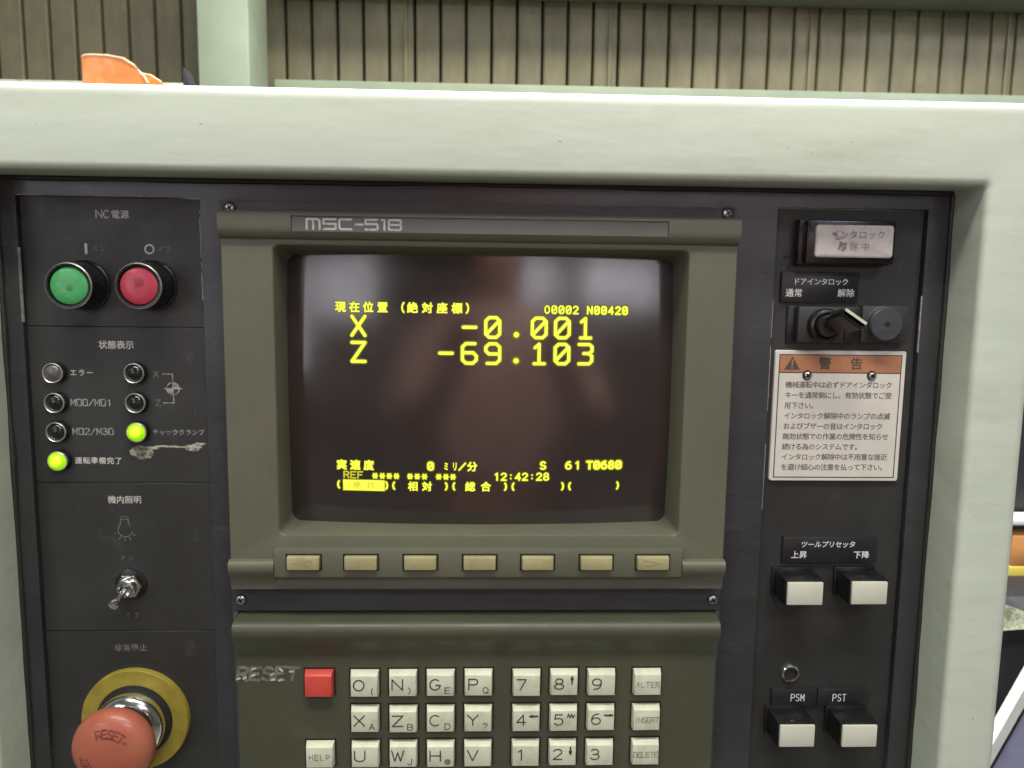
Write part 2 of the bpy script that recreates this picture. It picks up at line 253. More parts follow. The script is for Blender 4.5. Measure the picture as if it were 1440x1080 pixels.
def kanji(mb, s, x, z, em, adv, dfun, mi=0, bold=0.0, sx=1.0, th=0.05, slant=0, positions=None, align='c'):
    """one glyph at a time, each on an em square centred on its cell"""
    for k, ch in enumerate(s):
        if ch == ' ': continue
        cx = positions[k] if positions else (x+(k-(len(s)-1)/2)*adv if align == 'c' else x+k*adv)
        vs, fs = glyph_mesh(ch, bold)
        if not vs: continue
        for du, dv in (((0, 0),) if not bold else ((-bold, -bold), (bold, -bold), (-bold, bold), (bold, bold))):
            _lift[0] = (_lift[0]+1) % 9
            pts = [(cx+((u+du-0.5)*sx+slant*(v-0.36))*em, z+(v+dv-0.36)*em) for u, v in vs]
            mb.add([V(a, (dfun(a, b) if callable(dfun) else dfun)+th+0.002*_lift[0], b) for a, b in pts], fs, mi)

# ================================================================ the control panel
cab = thing('cnc_control_panel', 'dark machine control panel with yellow text screen and ivory keys in a pale green housing', 'control panel', (0, 0.09, 0))
# pale green housing: rounded frame round the opening, closed lower front down to the floor
hs = MB()
X0, X1, ZB, ZT = -300, 249, -330, 80
loops = []
loops.append(rr(X0, X1, ZB, ZT, 8, -160)); loops.append(rr(X0, X1, ZB, ZT, 8, 20.5))
for a in (22, 45, 68, 90): t = math.radians(a); i_ = 5.5*(1-math.cos(t)); loops.append(rr(X0+i_, X1-i_, ZB+i_, ZT-i_, 8, 20.5+5.5*math.sin(t)))
IX0, IX1, IZ0, IZ1 = -220.3, 221.2, -290, 44.0
for a in (0, 22, 45, 68, 90): t = math.radians(a); i_ = 3.4*(1-math.sin(t)); loops.append(rr(IX0-i_, IX1+i_, IZ0-i_, IZ1+i_, 2.5+i_*0.5, 22.6+3.4*math.cos(t)))
loops.append(rr(IX0-0.2, IX1+0.2, IZ0, IZ1, 2.5, -2.0))
# split long spans so the sheet can be slightly uneven
hs.loft(loops)
hs.box(X0, X1, -1449, ZB-0.5, -160, 24, 3)
hs.build('housing', 'housing', cab)
# sealant bead along the opening
for (ax, az, bx, bz) in ((IX0+0.6, -288, IX0+0.6, 42), (IX0+1, 43.2, IX1-1, 43.2), (IX1-0.6, 42, IX1-0.6, -288)):
    sb = MB(); n = 90; pts = []; rads = []
    for i in range(n+1):
        t = i/n; k = 0.6*noise.noise(Vector((t*11, ax*0.1, az*0.01)))
        pts.append(V(ax+(bx-ax)*t+k*0.5, 0.4+k*0.6, az+(bz-az)*t)); rads.append((1.2+1.1*k)/1000)
    sb.tube(pts, [max(0.0005, q) for q in rads], 8); sb.build('sealant', 'seal', cab)

# dark fascia: one sheet with two recesses
def grid_plate(xs, zs, hole, d, dback, bev):
    b = bmesh.new(); vv = {}
    def vtx(i, j, dd):
        if (i, j, dd) not in vv: vv[(i, j, dd)] = b.verts.new(V(xs[i], dd, zs[j]))
        return vv[(i, j, dd)]
    for i in range(len(xs)-1):
        for j in range(len(zs)-1):
            if hole(i, j): continue
            b.faces.new([vtx(i, j, d), vtx(i+1, j, d), vtx(i+1, j+1, d), vtx(i, j+1, d)])
            for (a, c, ni, nj) in (((i, j), (i+1, j), i, j-1), ((i+1, j), (i+1, j+1), i+1, j), ((i+1, j+1), (i, j+1), i, j+1), ((i, j+1), (i, j), i-1, j)):
                out = ni < 0 or nj < 0 or ni >= len(xs)-1 or nj >= len(zs)-1 or hole(ni, nj)
                if out: b.faces.new([vtx(*a, d), vtx(*a, dback), vtx(*c, dback), vtx(*c, d)])
    ed = [e for e in b.edges if len(e.link_faces) == 2 and e.calc_face_angle() > 1]
    bmesh.ops.bevel(b, geom=ed, offset=bev/1000, segments=3, profile=0.5, affect='EDGES')
    return b
FX = [-221.5, -211.4, -129.0, -100, 100, 137.6, 209.7, 222]; FZ = [-300, -288, -125, 15, 35.4, 46]
fb = MB(); fb.bm(grid_plate(FX, FZ, lambda i, j: (i in (1, 5) and j in (1, 2, 3)) or (i == 3 and j == 2), 0, -9, 0.9), 0, True)
fasc = fb.build('fascia', 'fascia', cab)
WORN = True
# left plate in four fields divided by engraved lines
lp = MB(); zc = [-287, -172.3, -98.2, -23.9, 35]
for a, b_ in zip(zc[:-1], zc[1:]): lp.box(-211.0, -129.4, a+0.18, b_-0.18, -7, -2.5, 0.12, seg=1)
lp.box(-210.8, -129.6, -287, 35, -7.5, -3.0, mi=1)
lplate = lp.build('left_plate', ['plate', 'seam'], cab)
rp = MB(); rp.box(138.0, 209.3, -287, 35, -7, -3, 0.1, seg=1); rp.build('right_plate', 'plate', cab)
PL, PR = -2.5, -3.0

def worn(x0, z0, x1, z1, seed, dens=0.0, wd=0.45):  # rubbed bare edges; the pale tubes also paint in the edge highlight lines
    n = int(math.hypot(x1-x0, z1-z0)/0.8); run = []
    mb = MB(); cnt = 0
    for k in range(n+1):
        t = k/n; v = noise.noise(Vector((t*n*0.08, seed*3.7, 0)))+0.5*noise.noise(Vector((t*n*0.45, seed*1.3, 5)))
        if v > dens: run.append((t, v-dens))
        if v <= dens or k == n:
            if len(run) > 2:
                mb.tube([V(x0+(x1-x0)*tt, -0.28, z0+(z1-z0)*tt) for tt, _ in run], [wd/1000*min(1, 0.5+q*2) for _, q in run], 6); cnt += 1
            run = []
    if cnt: mb.build('worn_edge_highlight', 'worn', fasc)
# --- flange behind screen and keypad
fl = MB(); fl.bm(grid_plate([-119.5, -100, 100, 118.0], [-160.2, -125, 15, 34.6], lambda i, j: i == 1 and j == 1, 2.2, 0.05, 0.4), 0, True); fl.build('mounting_flange', 'flange', cab)
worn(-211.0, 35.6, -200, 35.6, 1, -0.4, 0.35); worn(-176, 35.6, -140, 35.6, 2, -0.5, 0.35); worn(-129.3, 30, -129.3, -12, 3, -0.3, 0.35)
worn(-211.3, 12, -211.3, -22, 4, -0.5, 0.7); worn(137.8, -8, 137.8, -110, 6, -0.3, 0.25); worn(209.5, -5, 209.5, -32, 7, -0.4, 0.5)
def screw(x, z, d, r_=2.2, parent=cab, m='steel', name='screw', slot=True):
    s = MB(); s.lathe(x, z, [(r_*1.25, d), (r_*1.25, d+0.25)], 20, mi=1); s.lathe(x, z, [(r_, d+0.2), (r_, d+0.7), (r_*0.8, d+1.15), (r_*0.35, d+1.3), (0.3, d+1.3)], 20)
    for a in (0.5, 0.5+math.pi/2):
        c, q = math.cos(a), math.sin(a); l, t = r_*0.62, r_*0.16
        s.add([V(x+c*l-q*t, d+1.36, z+q*l+c*t), V(x-c*l-q*t, d+1.36, z-q*l+c*t), V(x-c*l+q*t, d+1.36, z-q*l-c*t), V(x+c*l+q*t, d+1.36, z+q*l-c*t)], [(0, 1, 2, 3)], 1)
    return s.build(name, [m, 'blackm'], parent)
for x, z in ((-115.3, -154.7), (114.7, -155.0), (-115.0, 31.0), (113.4, 32.0)): screw(x, z, 2.2, 2.3)

# --- monitor surround
mo = MB()
MX0, MX1 = -117.3, 116.6
def hdr(x0, x1, dd=0.0):   # closed profile (d, z)
    return [(2.2, 29.2), (12.2, 29.2), (13.4, 28.6), (13.9, 27.0), (13.9-dd, 27.0), (13.9-dd, 20.2), (13.9, 20.2), (13.6, 19.6), (12.4, 18.2), (11.1, 17.2), (10.2, 16.6), (2.2, 16.6)]
full = [(2.2, 29.2), (12.0, 29.2), (13.0, 28.9), (13.7, 28.1), (14, 27.0), (14, 22.6), (13.7, 20.6), (12.9, 18.9), (11.7, 17.6), (10.4, 16.9), (2.2, 16.9)]
mo.prism(full, MX0, -85.0, smooth=True); mo.prism(full, 83.6, MX1, smooth=True)
slot = [(2.2, 29.2), (12.0, 29.2), (13.0, 28.9), (13.7, 28.1), (14, 27.1), (13.0, 27.1), (13.0, 20.1), (13.55, 20.1), (12.9, 18.9), (11.7, 17.6), (10.4, 16.9), (2.2, 16.9)]
mo.prism(slot, -85.0, 83.6, smooth=True)
# face round the tube pocket
CZ = -54.2
def crt_d(x, z): return -2.5-((x)**2+(z-CZ)**2)/1400
fl_ = []
fl_.append(rr(MX0, MX1, -131.4, 16.9, 0.6, 2.2)); fl_.append(rr(MX0, MX1, -131.4, 16.9, 0.6, 9.6)); fl_.append(rr(MX0+0.4, MX1-0.4, -131.4, 16.9, 0.6, 10))
fl_.append(rr(-95.0, 95.0, -120.6, 15.0, 3.0, 10)); fl_.append(rr(-94.5, 94.6, -120.1, 14.6, 3.0, 9.8)); fl_.append(rr(-94.1, 94.2, -119.8, 14.2, 3.0, 9.2))
fl_.append(rr(-92.9, 92.3, -119.2, 10.6, 4.5, 0, dfun=lambda x, z: crt_d(x, z)+0.5)); fl_.append(rr(-92.8, 92.2, -119.1, 10.5, 4.5, -16))
mo.loft(fl_)
bul = [(2.2, -131.4), (12.4, -131.4), (13.6, -131.9), (14.4, -133.2), (14.4, -135.4), (13.6, -137.6), (12.0, -139.4), (10.8, -141), (10.2, -143.4), (9.8, -146.4), (2.2, -146.4)]
mo.prism(bul, MX0, -96.3, smooth=True); mo.prism(bul, 95.9, MX1, smooth=True)
mid = [(2.2, -131.4), (9.9, -131.4), (9.9, -139.4), (10.2, -143.4), (9.8, -146.4), (2.2, -146.4)]
mo.prism(mid, -96.3, 95.9, smooth=True)
mon = mo.build('monitor_surround', 'olive', cab)
ns = MB(); ns.box(-84.8, 83.4, 20.2, 27.0, 12.6, 13.15, 0.1, seg=1); nso = ns.build('name_strip', 'name_strip', mon)
# wide square lettering of the name strip
t_ = MB()
GM = {'m': [[(0, 0), (0, 6), (4, 6), (4.9, 5), (4.9, 0)], [(2.45, 6), (2.45, 0)]], 'S': [[(4.6, 6), (0, 6), (0, 3.2), (4.6, 3.2), (4.6, 0), (0, 0)]], 'C': [[(4.6, 6), (0.6, 6), (0, 5.3), (0, 0.7), (0.6, 0), (4.6, 0)]],
      '-': [[(0.4, 3), (3.2, 3)]], '5': [[(4.6, 6), (0, 6), (0, 3.4), (4.2, 3.4), (4.6, 2.8), (4.6, 0.6), (4.2, 0), (0, 0)]], '1': [[(0.2, 6), (1.2, 6), (1.2, 0)]], '8': [[(0.5, 3.1), (0, 3.7), (0, 5.5), (0.5, 6), (4.1, 6), (4.6, 5.5), (4.6, 3.7), (4.1, 3.1), (0.5, 3.1), (0, 2.6), (0, 0.5), (0.5, 0), (4.1, 0), (4.6, 0.5), (4.6, 2.6), (4.1, 3.1)]]}
x = -78.2
for ch, ad in zip('mSC-518', (7.4, 7.0, 6.6, 5.0, 6.9, 3.4, 6)):
    strokes(t_, [[(x+px*1.16, 21.5+py*0.71) for px, py in pl] for pl in GM[ch]], 0.95, 13.15, 0); x += ad
lab(t_.build('lettering', 'print', mon), 'pale grey MSC-518 lettering')
# picture tube
ct = MB(); nx, nz = 56, 42; vs = []; fs = []
for j in range(nz+1):
    for i in range(nx+1):
        x = -94+187.5*i/nx; z = -120.5+132.5*j/nz; vs.append(V(x, crt_d(x, z), z))
for j in range(nz):
    for i in range(nx): a = j*(nx+1)+i; fs.append((a, a+1, a+nx+2, a+nx+1))
ct.add(vs, fs, 0, True)
crt = ct.build('screen', 'crt', cab, split=False)
def crt_text(fn):
    for name, m_, extra, lift in (('glow', 'halo_dim', 2.5, 0.04), ('glow', 'halo', 0.95, 0.12), ('characters', 'phos', 0, 0.22)):
        q = MB(); fn(q, extra, lift); q.build(name, m_, crt)
P_ = 0
def crt_rows():
    def wd(e): return 0.72+e*0.42
    def bd(e): return 0.026+e*0.024
    def big(name, z, chars, xs):
        def f(q, e, l):
            w_ = 1.45+e*0.55
            word(q, name, -58.7, z, 9.0, 6.2, 1, w_, crt_d, th=l)
            for ch, x in zip(chars, xs): word(q, ch, x, z+(0.7 if ch == '.' else 0), 9.3, 6.6, 1, w_*(1.7 if ch == '.' else 1), crt_d, th=l)
        return f
    def title(q, e, l): kanji(q, '現在位置（絶対座標）', 0, -13.6, 5.2, 0, crt_d, bold=bd(e), th=l, positions=[-67.2, -60.5, -54.0, -47.2, -39.2, -33.0, -26.0, -19.0, -12.0, -5.4])
    def number(q, e, l):
        for i, ch in enumerate('Ozzz2 Nzz42z'): word(q, ch, 30.8+i*3.42, -13.7-0.15*(i/11), 3.4, 2.1, 1, wd(e)*(0.85+0.03*i), crt_d, th=l)
    def speed(q, e, l):
        kanji(q, '実速度', 0, -89.9, 5.1, 0, crt_d, bold=bd(e)+0.01, th=l, positions=[-67.6, -61.0, -54.4]); word(q, 'z', -24.4, -89.8, 3.5, 2.3, 1, wd(e)*1.3, crt_d, th=l)
        kanji(q, 'ミ', -16.9, -89.9, 4.4, 0, crt_d, bold=bd(e), sx=0.55, th=l); kanji(q, 'リ', -12.7, -89.9, 4.6, 0, crt_d, bold=bd(e), sx=0.6, th=l)
        strokes(q, [[(-10.6, -91.6), (-7.6, -88.2)]], wd(e), crt_d, 0, l); kanji(q, '分', -4.3, -89.9, 5.0, 0, crt_d, bold=bd(e), th=l)
    def tool(q, e, l):
        for s, x in (('S', 30.1), ('6', 42.6), ('1', 47.0), ('T', 53.0), ('z', 56.6), ('6', 60.2), ('8', 63.8), ('z', 67.4)): word(q, s, x, -89.3, 3.5, 2.4, 1, wd(e)*(1.45 if x > 50 else 1.15), crt_d, th=l)
    def clock(q, e, l):
        for k, s in enumerate('12:42:28'): word(q, s, 7.6+k*3.45, -94.9, 3.4, 2.3, 1, wd(e), crt_d, th=l)
    def stars(q, e, l):
        for x in (-51.4, -47.9, -44.5, -41.0, -34.4, -30.9, -27.4, -20.5, -17.0, -13.6): word(q, '*', x, -95.1, 3.3, 2.4, 1, wd(e)*1.1, crt_d, th=l)
    def soft(q, e, l):
        kanji(q, '相対', 0, -100.1, 4.9, 0, crt_d, bold=bd(e), th=l, positions=[-33.0, -26.2]); kanji(q, '総合', 0, -100.0, 5.0, 0, crt_d, bold=bd(e), th=l, positions=[-5.2, 2.4])
        for ch, x in (('(', -69.6), (')', -45.6), ('(', -42.6), (')', -16.6), ('(', -13.4), (')', 12.2), ('(', 15.4), (')', 40.2), ('(', 43.2), (')', 67.6)): word(q, ch, x, -99.9, 3.1, 2.0, 1, wd(e)*1.1, crt_d, th=l)
    return [title, number, big('X', -22.4, '-z.zzi', (-6.0, 5.0, 16.2, 27.1, 38.2, 49.3)), big('Z', -34.8, '-sn.izt', (-17.1, -6.0, 5.1, 16.2, 27.2, 38.2, 49.4)), speed, tool, clock, stars, soft]
for f_ in crt_rows(): crt_text(f_)
q = MB()
for i, ch in enumerate('REF'): word(q, ch, -65.4+i*3.4, -94.8, 3.1, 2.3, 1, 0.8, crt_d, th=0.22)
q.build('characters', 'phos_dim', crt)
def softbox(q, e, l):
    z0, z1, x0, x1 = -102.6-e*0.4, -97.4+e*0.4, -67.0-e*0.4, -46.9+e*0.4
    n = 14; vs = [V(x0+(x1-x0)*i/n, crt_d(x0+(x1-x0)*i/n, z)+l+0.02, z) for z in (z0, (z0+z1)/2, z1) for i in range(n+1)]
    q.add(vs, [(j*(n+1)+i, j*(n+1)+i+1, (j+1)*(n+1)+i+1, (j+1)*(n+1)+i) for j in range(2) for i in range(n)])
for name, m_, e, l in (('glow', 'halo', 1, 0.12), ('highlight_bar', 'phos', 0, 0.25)):
    q = MB(); softbox(q, e, l); q.build(name, m_, crt)
q = MB(); kanji(q, '絶対', 0, -100.0, 3.9, 0, crt_d, bold=0.0, th=0.36, positions=[-60.2, -53.8]); q.build('characters', 'phos_ink', crt)

# --- soft keys
sb_ = MB(); sb_.box(-95.9, 95.5, -138.9, -125.6, 9.0, 14.6, 0.35); bar = sb_.build('soft_key_bar', 'olive', cab)
SK = [(-89.8, -74.4), (-63.3, -47.9), (-35.7, -20.3), (-8.0, 7.4), (19.3, 34.5), (46.9, 62.2), (73.6, 89.1)]
for i, (a, b_) in enumerate(SK):
    s = MB(); s.box(a-0.7, b_+0.7, -135.5, -127.4, 14.0, 14.75, 0, mi=1); s.box(a, b_, -134.8, -128.1, 14.2, 17.2, 0.5, mi=0, top=(0.3, 0.2, 0.5))
    k = s.build('soft_key', ['softkey', 'blackm'], bar)
    if i in (0, 6):
        c = (a+b_)/2; dr = -1 if i == 0 else 1; s = MB()
        strokes(s, [[(c-dr*4, -130), (c+dr*4.2, -131.4), (c-dr*4, -132.9), (c-dr*4, -130)]], 0.28, 17.2, 0); s.build('arrow_mark', 'ink_worn', bar)

# --- keypad
kp = MB()
KX0, KX1 = -116.2, 115.4
prof = [(-2, -161.4), (11.0, -161.4), (13.2, -161.8), (14.8, -163.2), (15.4, -165.4), (15.0, -168.2), (13.6, -171.0), (11.6, -173.6), (9.8, -176.0), (8.8, -178.6), (8.6, -182), (8.6, -283), (-2, -283)]
kp.prism(prof, KX0, KX1, smooth=True)
kpo = kp.build('keypad_housing', 'olive_dark', cab)
for a, b_ in ((115.9, 118.2), (-119.3, -116.6)): kl = MB(); kl.box(a, b_, -283, -160.6, 0.2, 2.6, 0.3); kl.build('keypad_edge', 'flange', cab)
KW = 13.6; KH = 12.3; KD = 8.6
def key(x, ztop, big, small, m_='key', wide=None):
    s = MB(); x += random.uniform(-0.12, 0.12); ztop += random.uniform(-0.12, 0.12); KF = 12.7+random.uniform(-0.25, 0.25); tl = random.uniform(-0.12, 0.12)
    s.box(x-0.8, x+KW+0.8, ztop-KH-0.8, ztop+0.9, KD-0.5, KD+0.12, 0, mi=1)
    # cap: flat face with a sloping top strip
    b = bmesh.new(); z1, z0 = ztop, ztop-KH
    q_ = [(x, KD, z0), (x+KW, KD, z0), (x+KW, KD, z1), (x, KD, z1), (x+0.4, KF+tl, z0+0.25), (x+KW-0.4, KF-tl, z0+0.25), (x+KW-0.4, KF-tl, z1-1.5), (x+0.4, KF+tl, z1-1.5), (x+0.25, KF-2.4, z1-0.15), (x+KW-0.25, KF-2.4, z1-0.15)]
    v_ = [b.verts.new(V(*p)) for p in q_]
    for f in ((4, 5, 6, 7), (7, 6, 9, 8), (8, 9, 2, 3), (0, 1, 5, 4), (1, 2, 9, 6, 5), (3, 0, 4, 7, 8), (3, 2, 1, 0)): b.faces.new([v_[i] for i in f])
    bmesh.ops.bevel(b, geom=[e for e in b.edges if all(v not in (v_[0], v_[1], v_[2], v_[3]) for v in e.verts)], offset=0.0004, segments=2, profile=0.5, affect='EDGES')
    s.bm(b, 0, True)
    ko = s.build('key', [m_, 'blackm'], cab)
    if big:
        t = MB(); inkm = 'ink'
        if len(big) > 1:
            word(t, big, x+KW/2, ztop-6.6, 2.7, 1.7, 2.05 if len(big) > 5 else 2.4 if len(big) > 4 else 2.7, 0.32, KF+0.12, 0); inkm = 'ink_worn'
        else:
            word(t, big, x+4.3, ztop-6.1, 5.3, 5.0 if big in 'OGCNHUVWXYZ' else 4.3, 1, 0.56, KF+0.12, 0)
            if small in ('^', 'v'): word(t, small, x+10.5, ztop-4.3, 3.6, 2.4, 1, 0.75, KF+0.12, 0)
            elif small in ('<', '>', '~'): word(t, small, x+10.3, ztop-4.2, 3.4, 3.6, 1, 0.5 if small == '~' else 0.8, KF+0.12, 0)
            elif small: word(t, small, x+10.3, ztop-9.2, 3.0, 2.5, 1, 0.36, KF+0.12, 0)
        t.build('legend', inkm, ko)
    return ko
R_ = [-187.1, -205.3, -223.5]
cols = [-61.9, -43.6, -25.4, -7.2]; ncol = [16.0, 34.3, 52.6]
for rw, rowk in enumerate((('O(', 'N)', 'GE', 'PQ'), ('XA', 'ZB', 'CD', 'Y?'), ('U.', 'WJ', 'H@', 'V '))):
    for c, kk in zip(cols, rowk): key(c, R_[rw], kk[0], kk[1].strip())
for rw, rowk in enumerate((('7', '8^', '9'), ('4<', '5~', '6>'), ('1', '2v', '3'))):
    for c, kk in zip(ncol, rowk): key(c, R_[rw], kk[0], kk[1:])
for rw, t in enumerate(('ALTER', 'INSERT', 'DELETE')): key(75.0, R_[rw], t, '')
lab(key(-83.7, R_[0], '', '', 'redkey'), 'blank red key')
key(-83.7, R_[2], 'HELP', '')
# worn hand lettering beside the red key
t = MB(); word(t, 'RESET', -101.6, -189.2, 6.4, 4.4, 6.0, 1.55, 8.75, 0, slant=0.18, wob=0.25); lab(t.build('hand_lettering', 'chalk', cab), 'rubbed grey hand-painted RESET')
t = MB()
for x, z, a in ((-115.6, -191.6, 20), (-112.6, -191.2, 30), (-108.6, -190.0, 20), (-108.2, -186.6, 15), (-99.6, -189.4, 25), (-95.2, -187.2, -40), (-90.4, -188.0, 8), (-95.6, -192.4, 20), (-99.3, -192.2, 15)):
    c, s_ = math.cos(math.radians(a)), math.sin(math.radians(a)); strokes(t, [[(x-c*0.7, z-s_*0.7), (x+c*0.7, z+s_*0.7)]], 1.0, 8.85, 0)
t.build('paint_residue', 'chalk_hi', cab)

# --- left plate: titles, buttons, lamps, toggle, emergency stop
def print_part(name, fn, m_='print', parent=lplate, label=None):
    q = MB(); fn(q); o = q.build(name, m_, parent)
    if label: lab(o, label)
    return o
print_part('lettering', lambda q: (word(q, 'NC', -174.0, 27.6, 3.3, 2.6, 3.4, 0.5, PL), kanji(q, '電源', -166.2, 27.5, 4.0, 4.1, PL, bold=0.015)))
print_part('lettering', lambda q: strokes(q, [[(-182.6+0.3, 9.9), (-182.6+0.3, 13.7)]], 1.25, PL))
print_part('lettering', lambda q: strokes(q, [arc(-153.6, 12.0, 1.95, 1.95, 0, 360, 24)], 0.75, PL))
print_part('lettering', lambda q: (kanji(q, 'オン', -176.4, 12.2, 3.2, 3.3, PL), kanji(q, 'オフ', -147.0, 12.0, 3.2, 3.3, PL)), 'print_worn')
print_part('lettering', lambda q: kanji(q, '状態表示', -170.7, -32.4, 4.1, 4.1, PL, bold=0.015))
print_part('lettering', lambda q: (kanji(q, 'エラー', -187.3, -45.6, 3.4, 3.8, PL, bold=0.01), kanji(q, '運転準備完了', -181.6, -87.6, 3.5, 3.72, PL, bold=0.02)), 'print')
print_part('lettering', lambda q: (word(q, 'M02/M30', -183.4, -73.5, 3.0, 2.0, 2.78, 0.5, PL), word(q, 'M00/M01', -183.6, -59.7, 3.0, 2.0, 2.78, 0.5, PL)), 'print_mid')
print_part('lettering', lambda q: kanji(q, 'チャッククランプ', -143.6, -73.7, 3.0, 3.05, PL, bold=0.015), 'print_mid')
print_part('lettering', lambda q: (word(q, 'X', -153.0, -45.9, 2.8, 2.2, 1, 0.4, PL), word(q, 'Z', -152.6, -59.6, 2.8, 2.2, 1, 0.4, PL)), 'print_worn')
def home(q):
    strokes(q, [[(-150.0, -45.9), (-145.4, -45.9), (-145.4, -48.8)], [(-150.0, -59.6), (-145.2, -59.6), (-145.2, -57.0)], arc(-145.4, -52.8, 2.9, 2.9, 0, 360, 24), [(-149.4, -52.8), (-141.4, -52.8)], [(-145.4, -48.9), (-145.4, -56.8)], arc(-145.4, -52.8, 1.5, 1.5, 0, 90), arc(-145.4, -52.8, 1.5, 1.5, 180, 270)], 0.5, PL)
    for k in range(5): strokes(q, [arc(-145.4, -52.8, 0.5+k*0.5, 0.5+k*0.5, 0, 90, 5), arc(-145.4, -52.8, 0.5+k*0.5, 0.5+k*0.5, 180, 270, 5)], 0.5, PL)
print_part('home_symbol', home, 'print_mid')
print_part('lettering', lambda q: kanji(q, '機内照明', -170.3, -106.6, 4.0, 4.0, PL, bold=0.012))
def bulb(q):
    cx, cz = -170.6, -120.2
    strokes(q, [[(cx-2.1, -114.9), (cx+1.4, -114.9), (cx+1.6, -118.2)], [(cx-2.0, -114.9), (cx-2.2, -118.4), (cx-3.3, -120.6)]+arc(cx, -121.6, 3.4, 3.3, 165, 345, 14), [(cx-1.6, -116.2), (cx+1.2, -116.2)], [(cx+1.6, -118.2), (cx+2.4, -119.6)]], 0.4, PL)
    for a in (200, 235, 265, 295, 330): c, s_ = math.cos(math.radians(a)), math.sin(math.radians(a)); strokes(q, [[(cx+c*4.3, -121.6+s_*4.2), (cx+c*5.4, -121.6+s_*5.3)]], 0.4, PL)
print_part('bulb_symbol', bulb, 'print_worn')
print_part('lettering', lambda q: (kanji(q, 'オン', -170.6, -135.6, 3.0, 3.6, PL), kanji(q, 'オフ', -169.2, -164.2, 3.2, 4.0, PL)), 'print_worn')
print_part('lettering', lambda q: kanji(q, '非常停止', -170.8, -181.0, 3.9, 4.0, PL, bold=0.01), 'print_worn')
# glue residue under the chuck lamp
g = MB()
def blob(cx, cz, rx, rz, seed, n=26):
    pts = [(cx+rx*math.cos(2*math.pi*i/n)*(1+0.55*noise.noise(Vector((seed, math.cos(2*math.pi*i/n)*1.8, math.sin(2*math.pi*i/n)*1.8)))), cz+rz*math.sin(2*math.pi*i/n)*(1+0.6*noise.noise(Vector((seed+9, math.cos(2*math.pi*i/n)*2, math.sin(2*math.pi*i/n)*2))))) for i in range(n)]
    e = 0.03+0.004*(seed % 7); g.add([V(x, PL+e, z) for x, z in pts]+[V(cx, PL+e+0.3, cz)], [(i, (i+1) % n, n) for i in range(n)], 0, True)
blob(-161.0, -83.6, 4.9, 3.2, 1); blob(-158.9, -84.0, 2.6, 2.4, 8); blob(-157.5, -81.6, 4.5, 1.0, 2); blob(-149.6, -80.6, 6.0, 0.5, 3); blob(-137.2, -81.2, 3.8, 1.6, 4); blob(-134.0, -79.4, 3.2, 0.8, 5); blob(-142, -80.9, 4.0, 0.45, 6)
lab(g.build('glue_residue', 'glue', lplate), 'smear of old pale glue')

def push(x, z, m_, lb):
    s = MB(); s.lathe(x, z, [(11.6, PL), (11.6, PL+1.5), (10.9, PL+2.0), (10.6, 11.5), (10.3, 13.3), (9.7, 14.0), (9.0, 13.9), (8.8, 13.2), (8.7, 9.0)], 56)
    o = s.build('push_button', 'black', cab); lab(o, lb)
    s = MB(); s.lathe(x, z, [(10.35, 13.2), (10.15, 13.75), (9.9, 13.95), (9.85, 13.8)], 56, cap=False); s.build('ring', 'ringm', o)
    s = MB(); s.lathe(x, z, [(8.6, 9), (8.6, 12.2), (8.2, 12.9), (7.2, 13.3), (4.5, 13.5), (0.01, 13.55)], 48); cp_ = s.build('cap', m_, o)
    s = MB(); dx_, dz_ = (0.4, -0.9) if m_ == 'green' else (0.3, 1.4); s.lathe(x+dx_, z+dz_, [(1.9 if m_ == 'green' else 3.0, 13.45), (1.2, 13.62), (0.01, 13.66)], 24); s.build('filament_shadow', m_+'_core', o)  # darker disc paints the filament's shadow seen inside the translucent cap
push(-183.3, -5.0, 'green', 'round green push button'); push(-152.8, -4.7, 'red', 'round red push button')

def lamp(x, z, state):
    s = MB(); s.lathe(x, z, [(5.0, PL), (5.0, -0.2), (4.9, 0.6), (4.75, 0.9)], 36, cap=False, mi=1); s.lathe(x, z, [(4.75, 0.9), (4.65, 1.35), (4.4, 1.6), (4.15, 1.4), (4.0, 0.9), (4.0, -2.0)], 36, cap=False)
    o = s.build('indicator_lamp', ['ringm', 'black'], cab)
    s = MB(); s.lathe(x, z, {'on': [(3.85, -1.5), (3.8, 1.6), (3.3, 2.8), (2.2, 3.6), (0.01, 3.9)], 'off': [(4.0, -1.8), (3.95, 0.2), (3.4, 1.1), (2.0, 1.7), (0.01, 1.9)], 'dull': [(3.85, -1.5), (3.8, 0.8), (3.0, 1.7), (1.5, 2.1), (0.01, 2.2)]}[state], 32)
    s.build('lens', {'on': 'led', 'off': 'led_off', 'dull': 'led_grey'}[state], o)
    if state == 'on': s = MB(); s.lathe(x+0.2, z+0.2, [(2.7, 3.0), (2.2, 3.7), (1.2, 4.05), (0.01, 4.15)], 28); s.build('lit_core', 'led_core', o)
    if state == 'on': lab(o, 'indicator lamp lit yellow-green')
    if state == 'dull': lab(o, 'unlit indicator lamp with dull grey lens')
for i, z in enumerate((-45.5, -59.5, -73.3, -87.2)): lamp(-198.9, z, ('dull', 'off', 'off', 'on')[i])
for i, z in enumerate((-45.3, -59.3, -73.2)): lamp(-161.8, z, ('off', 'off', 'on')[i])

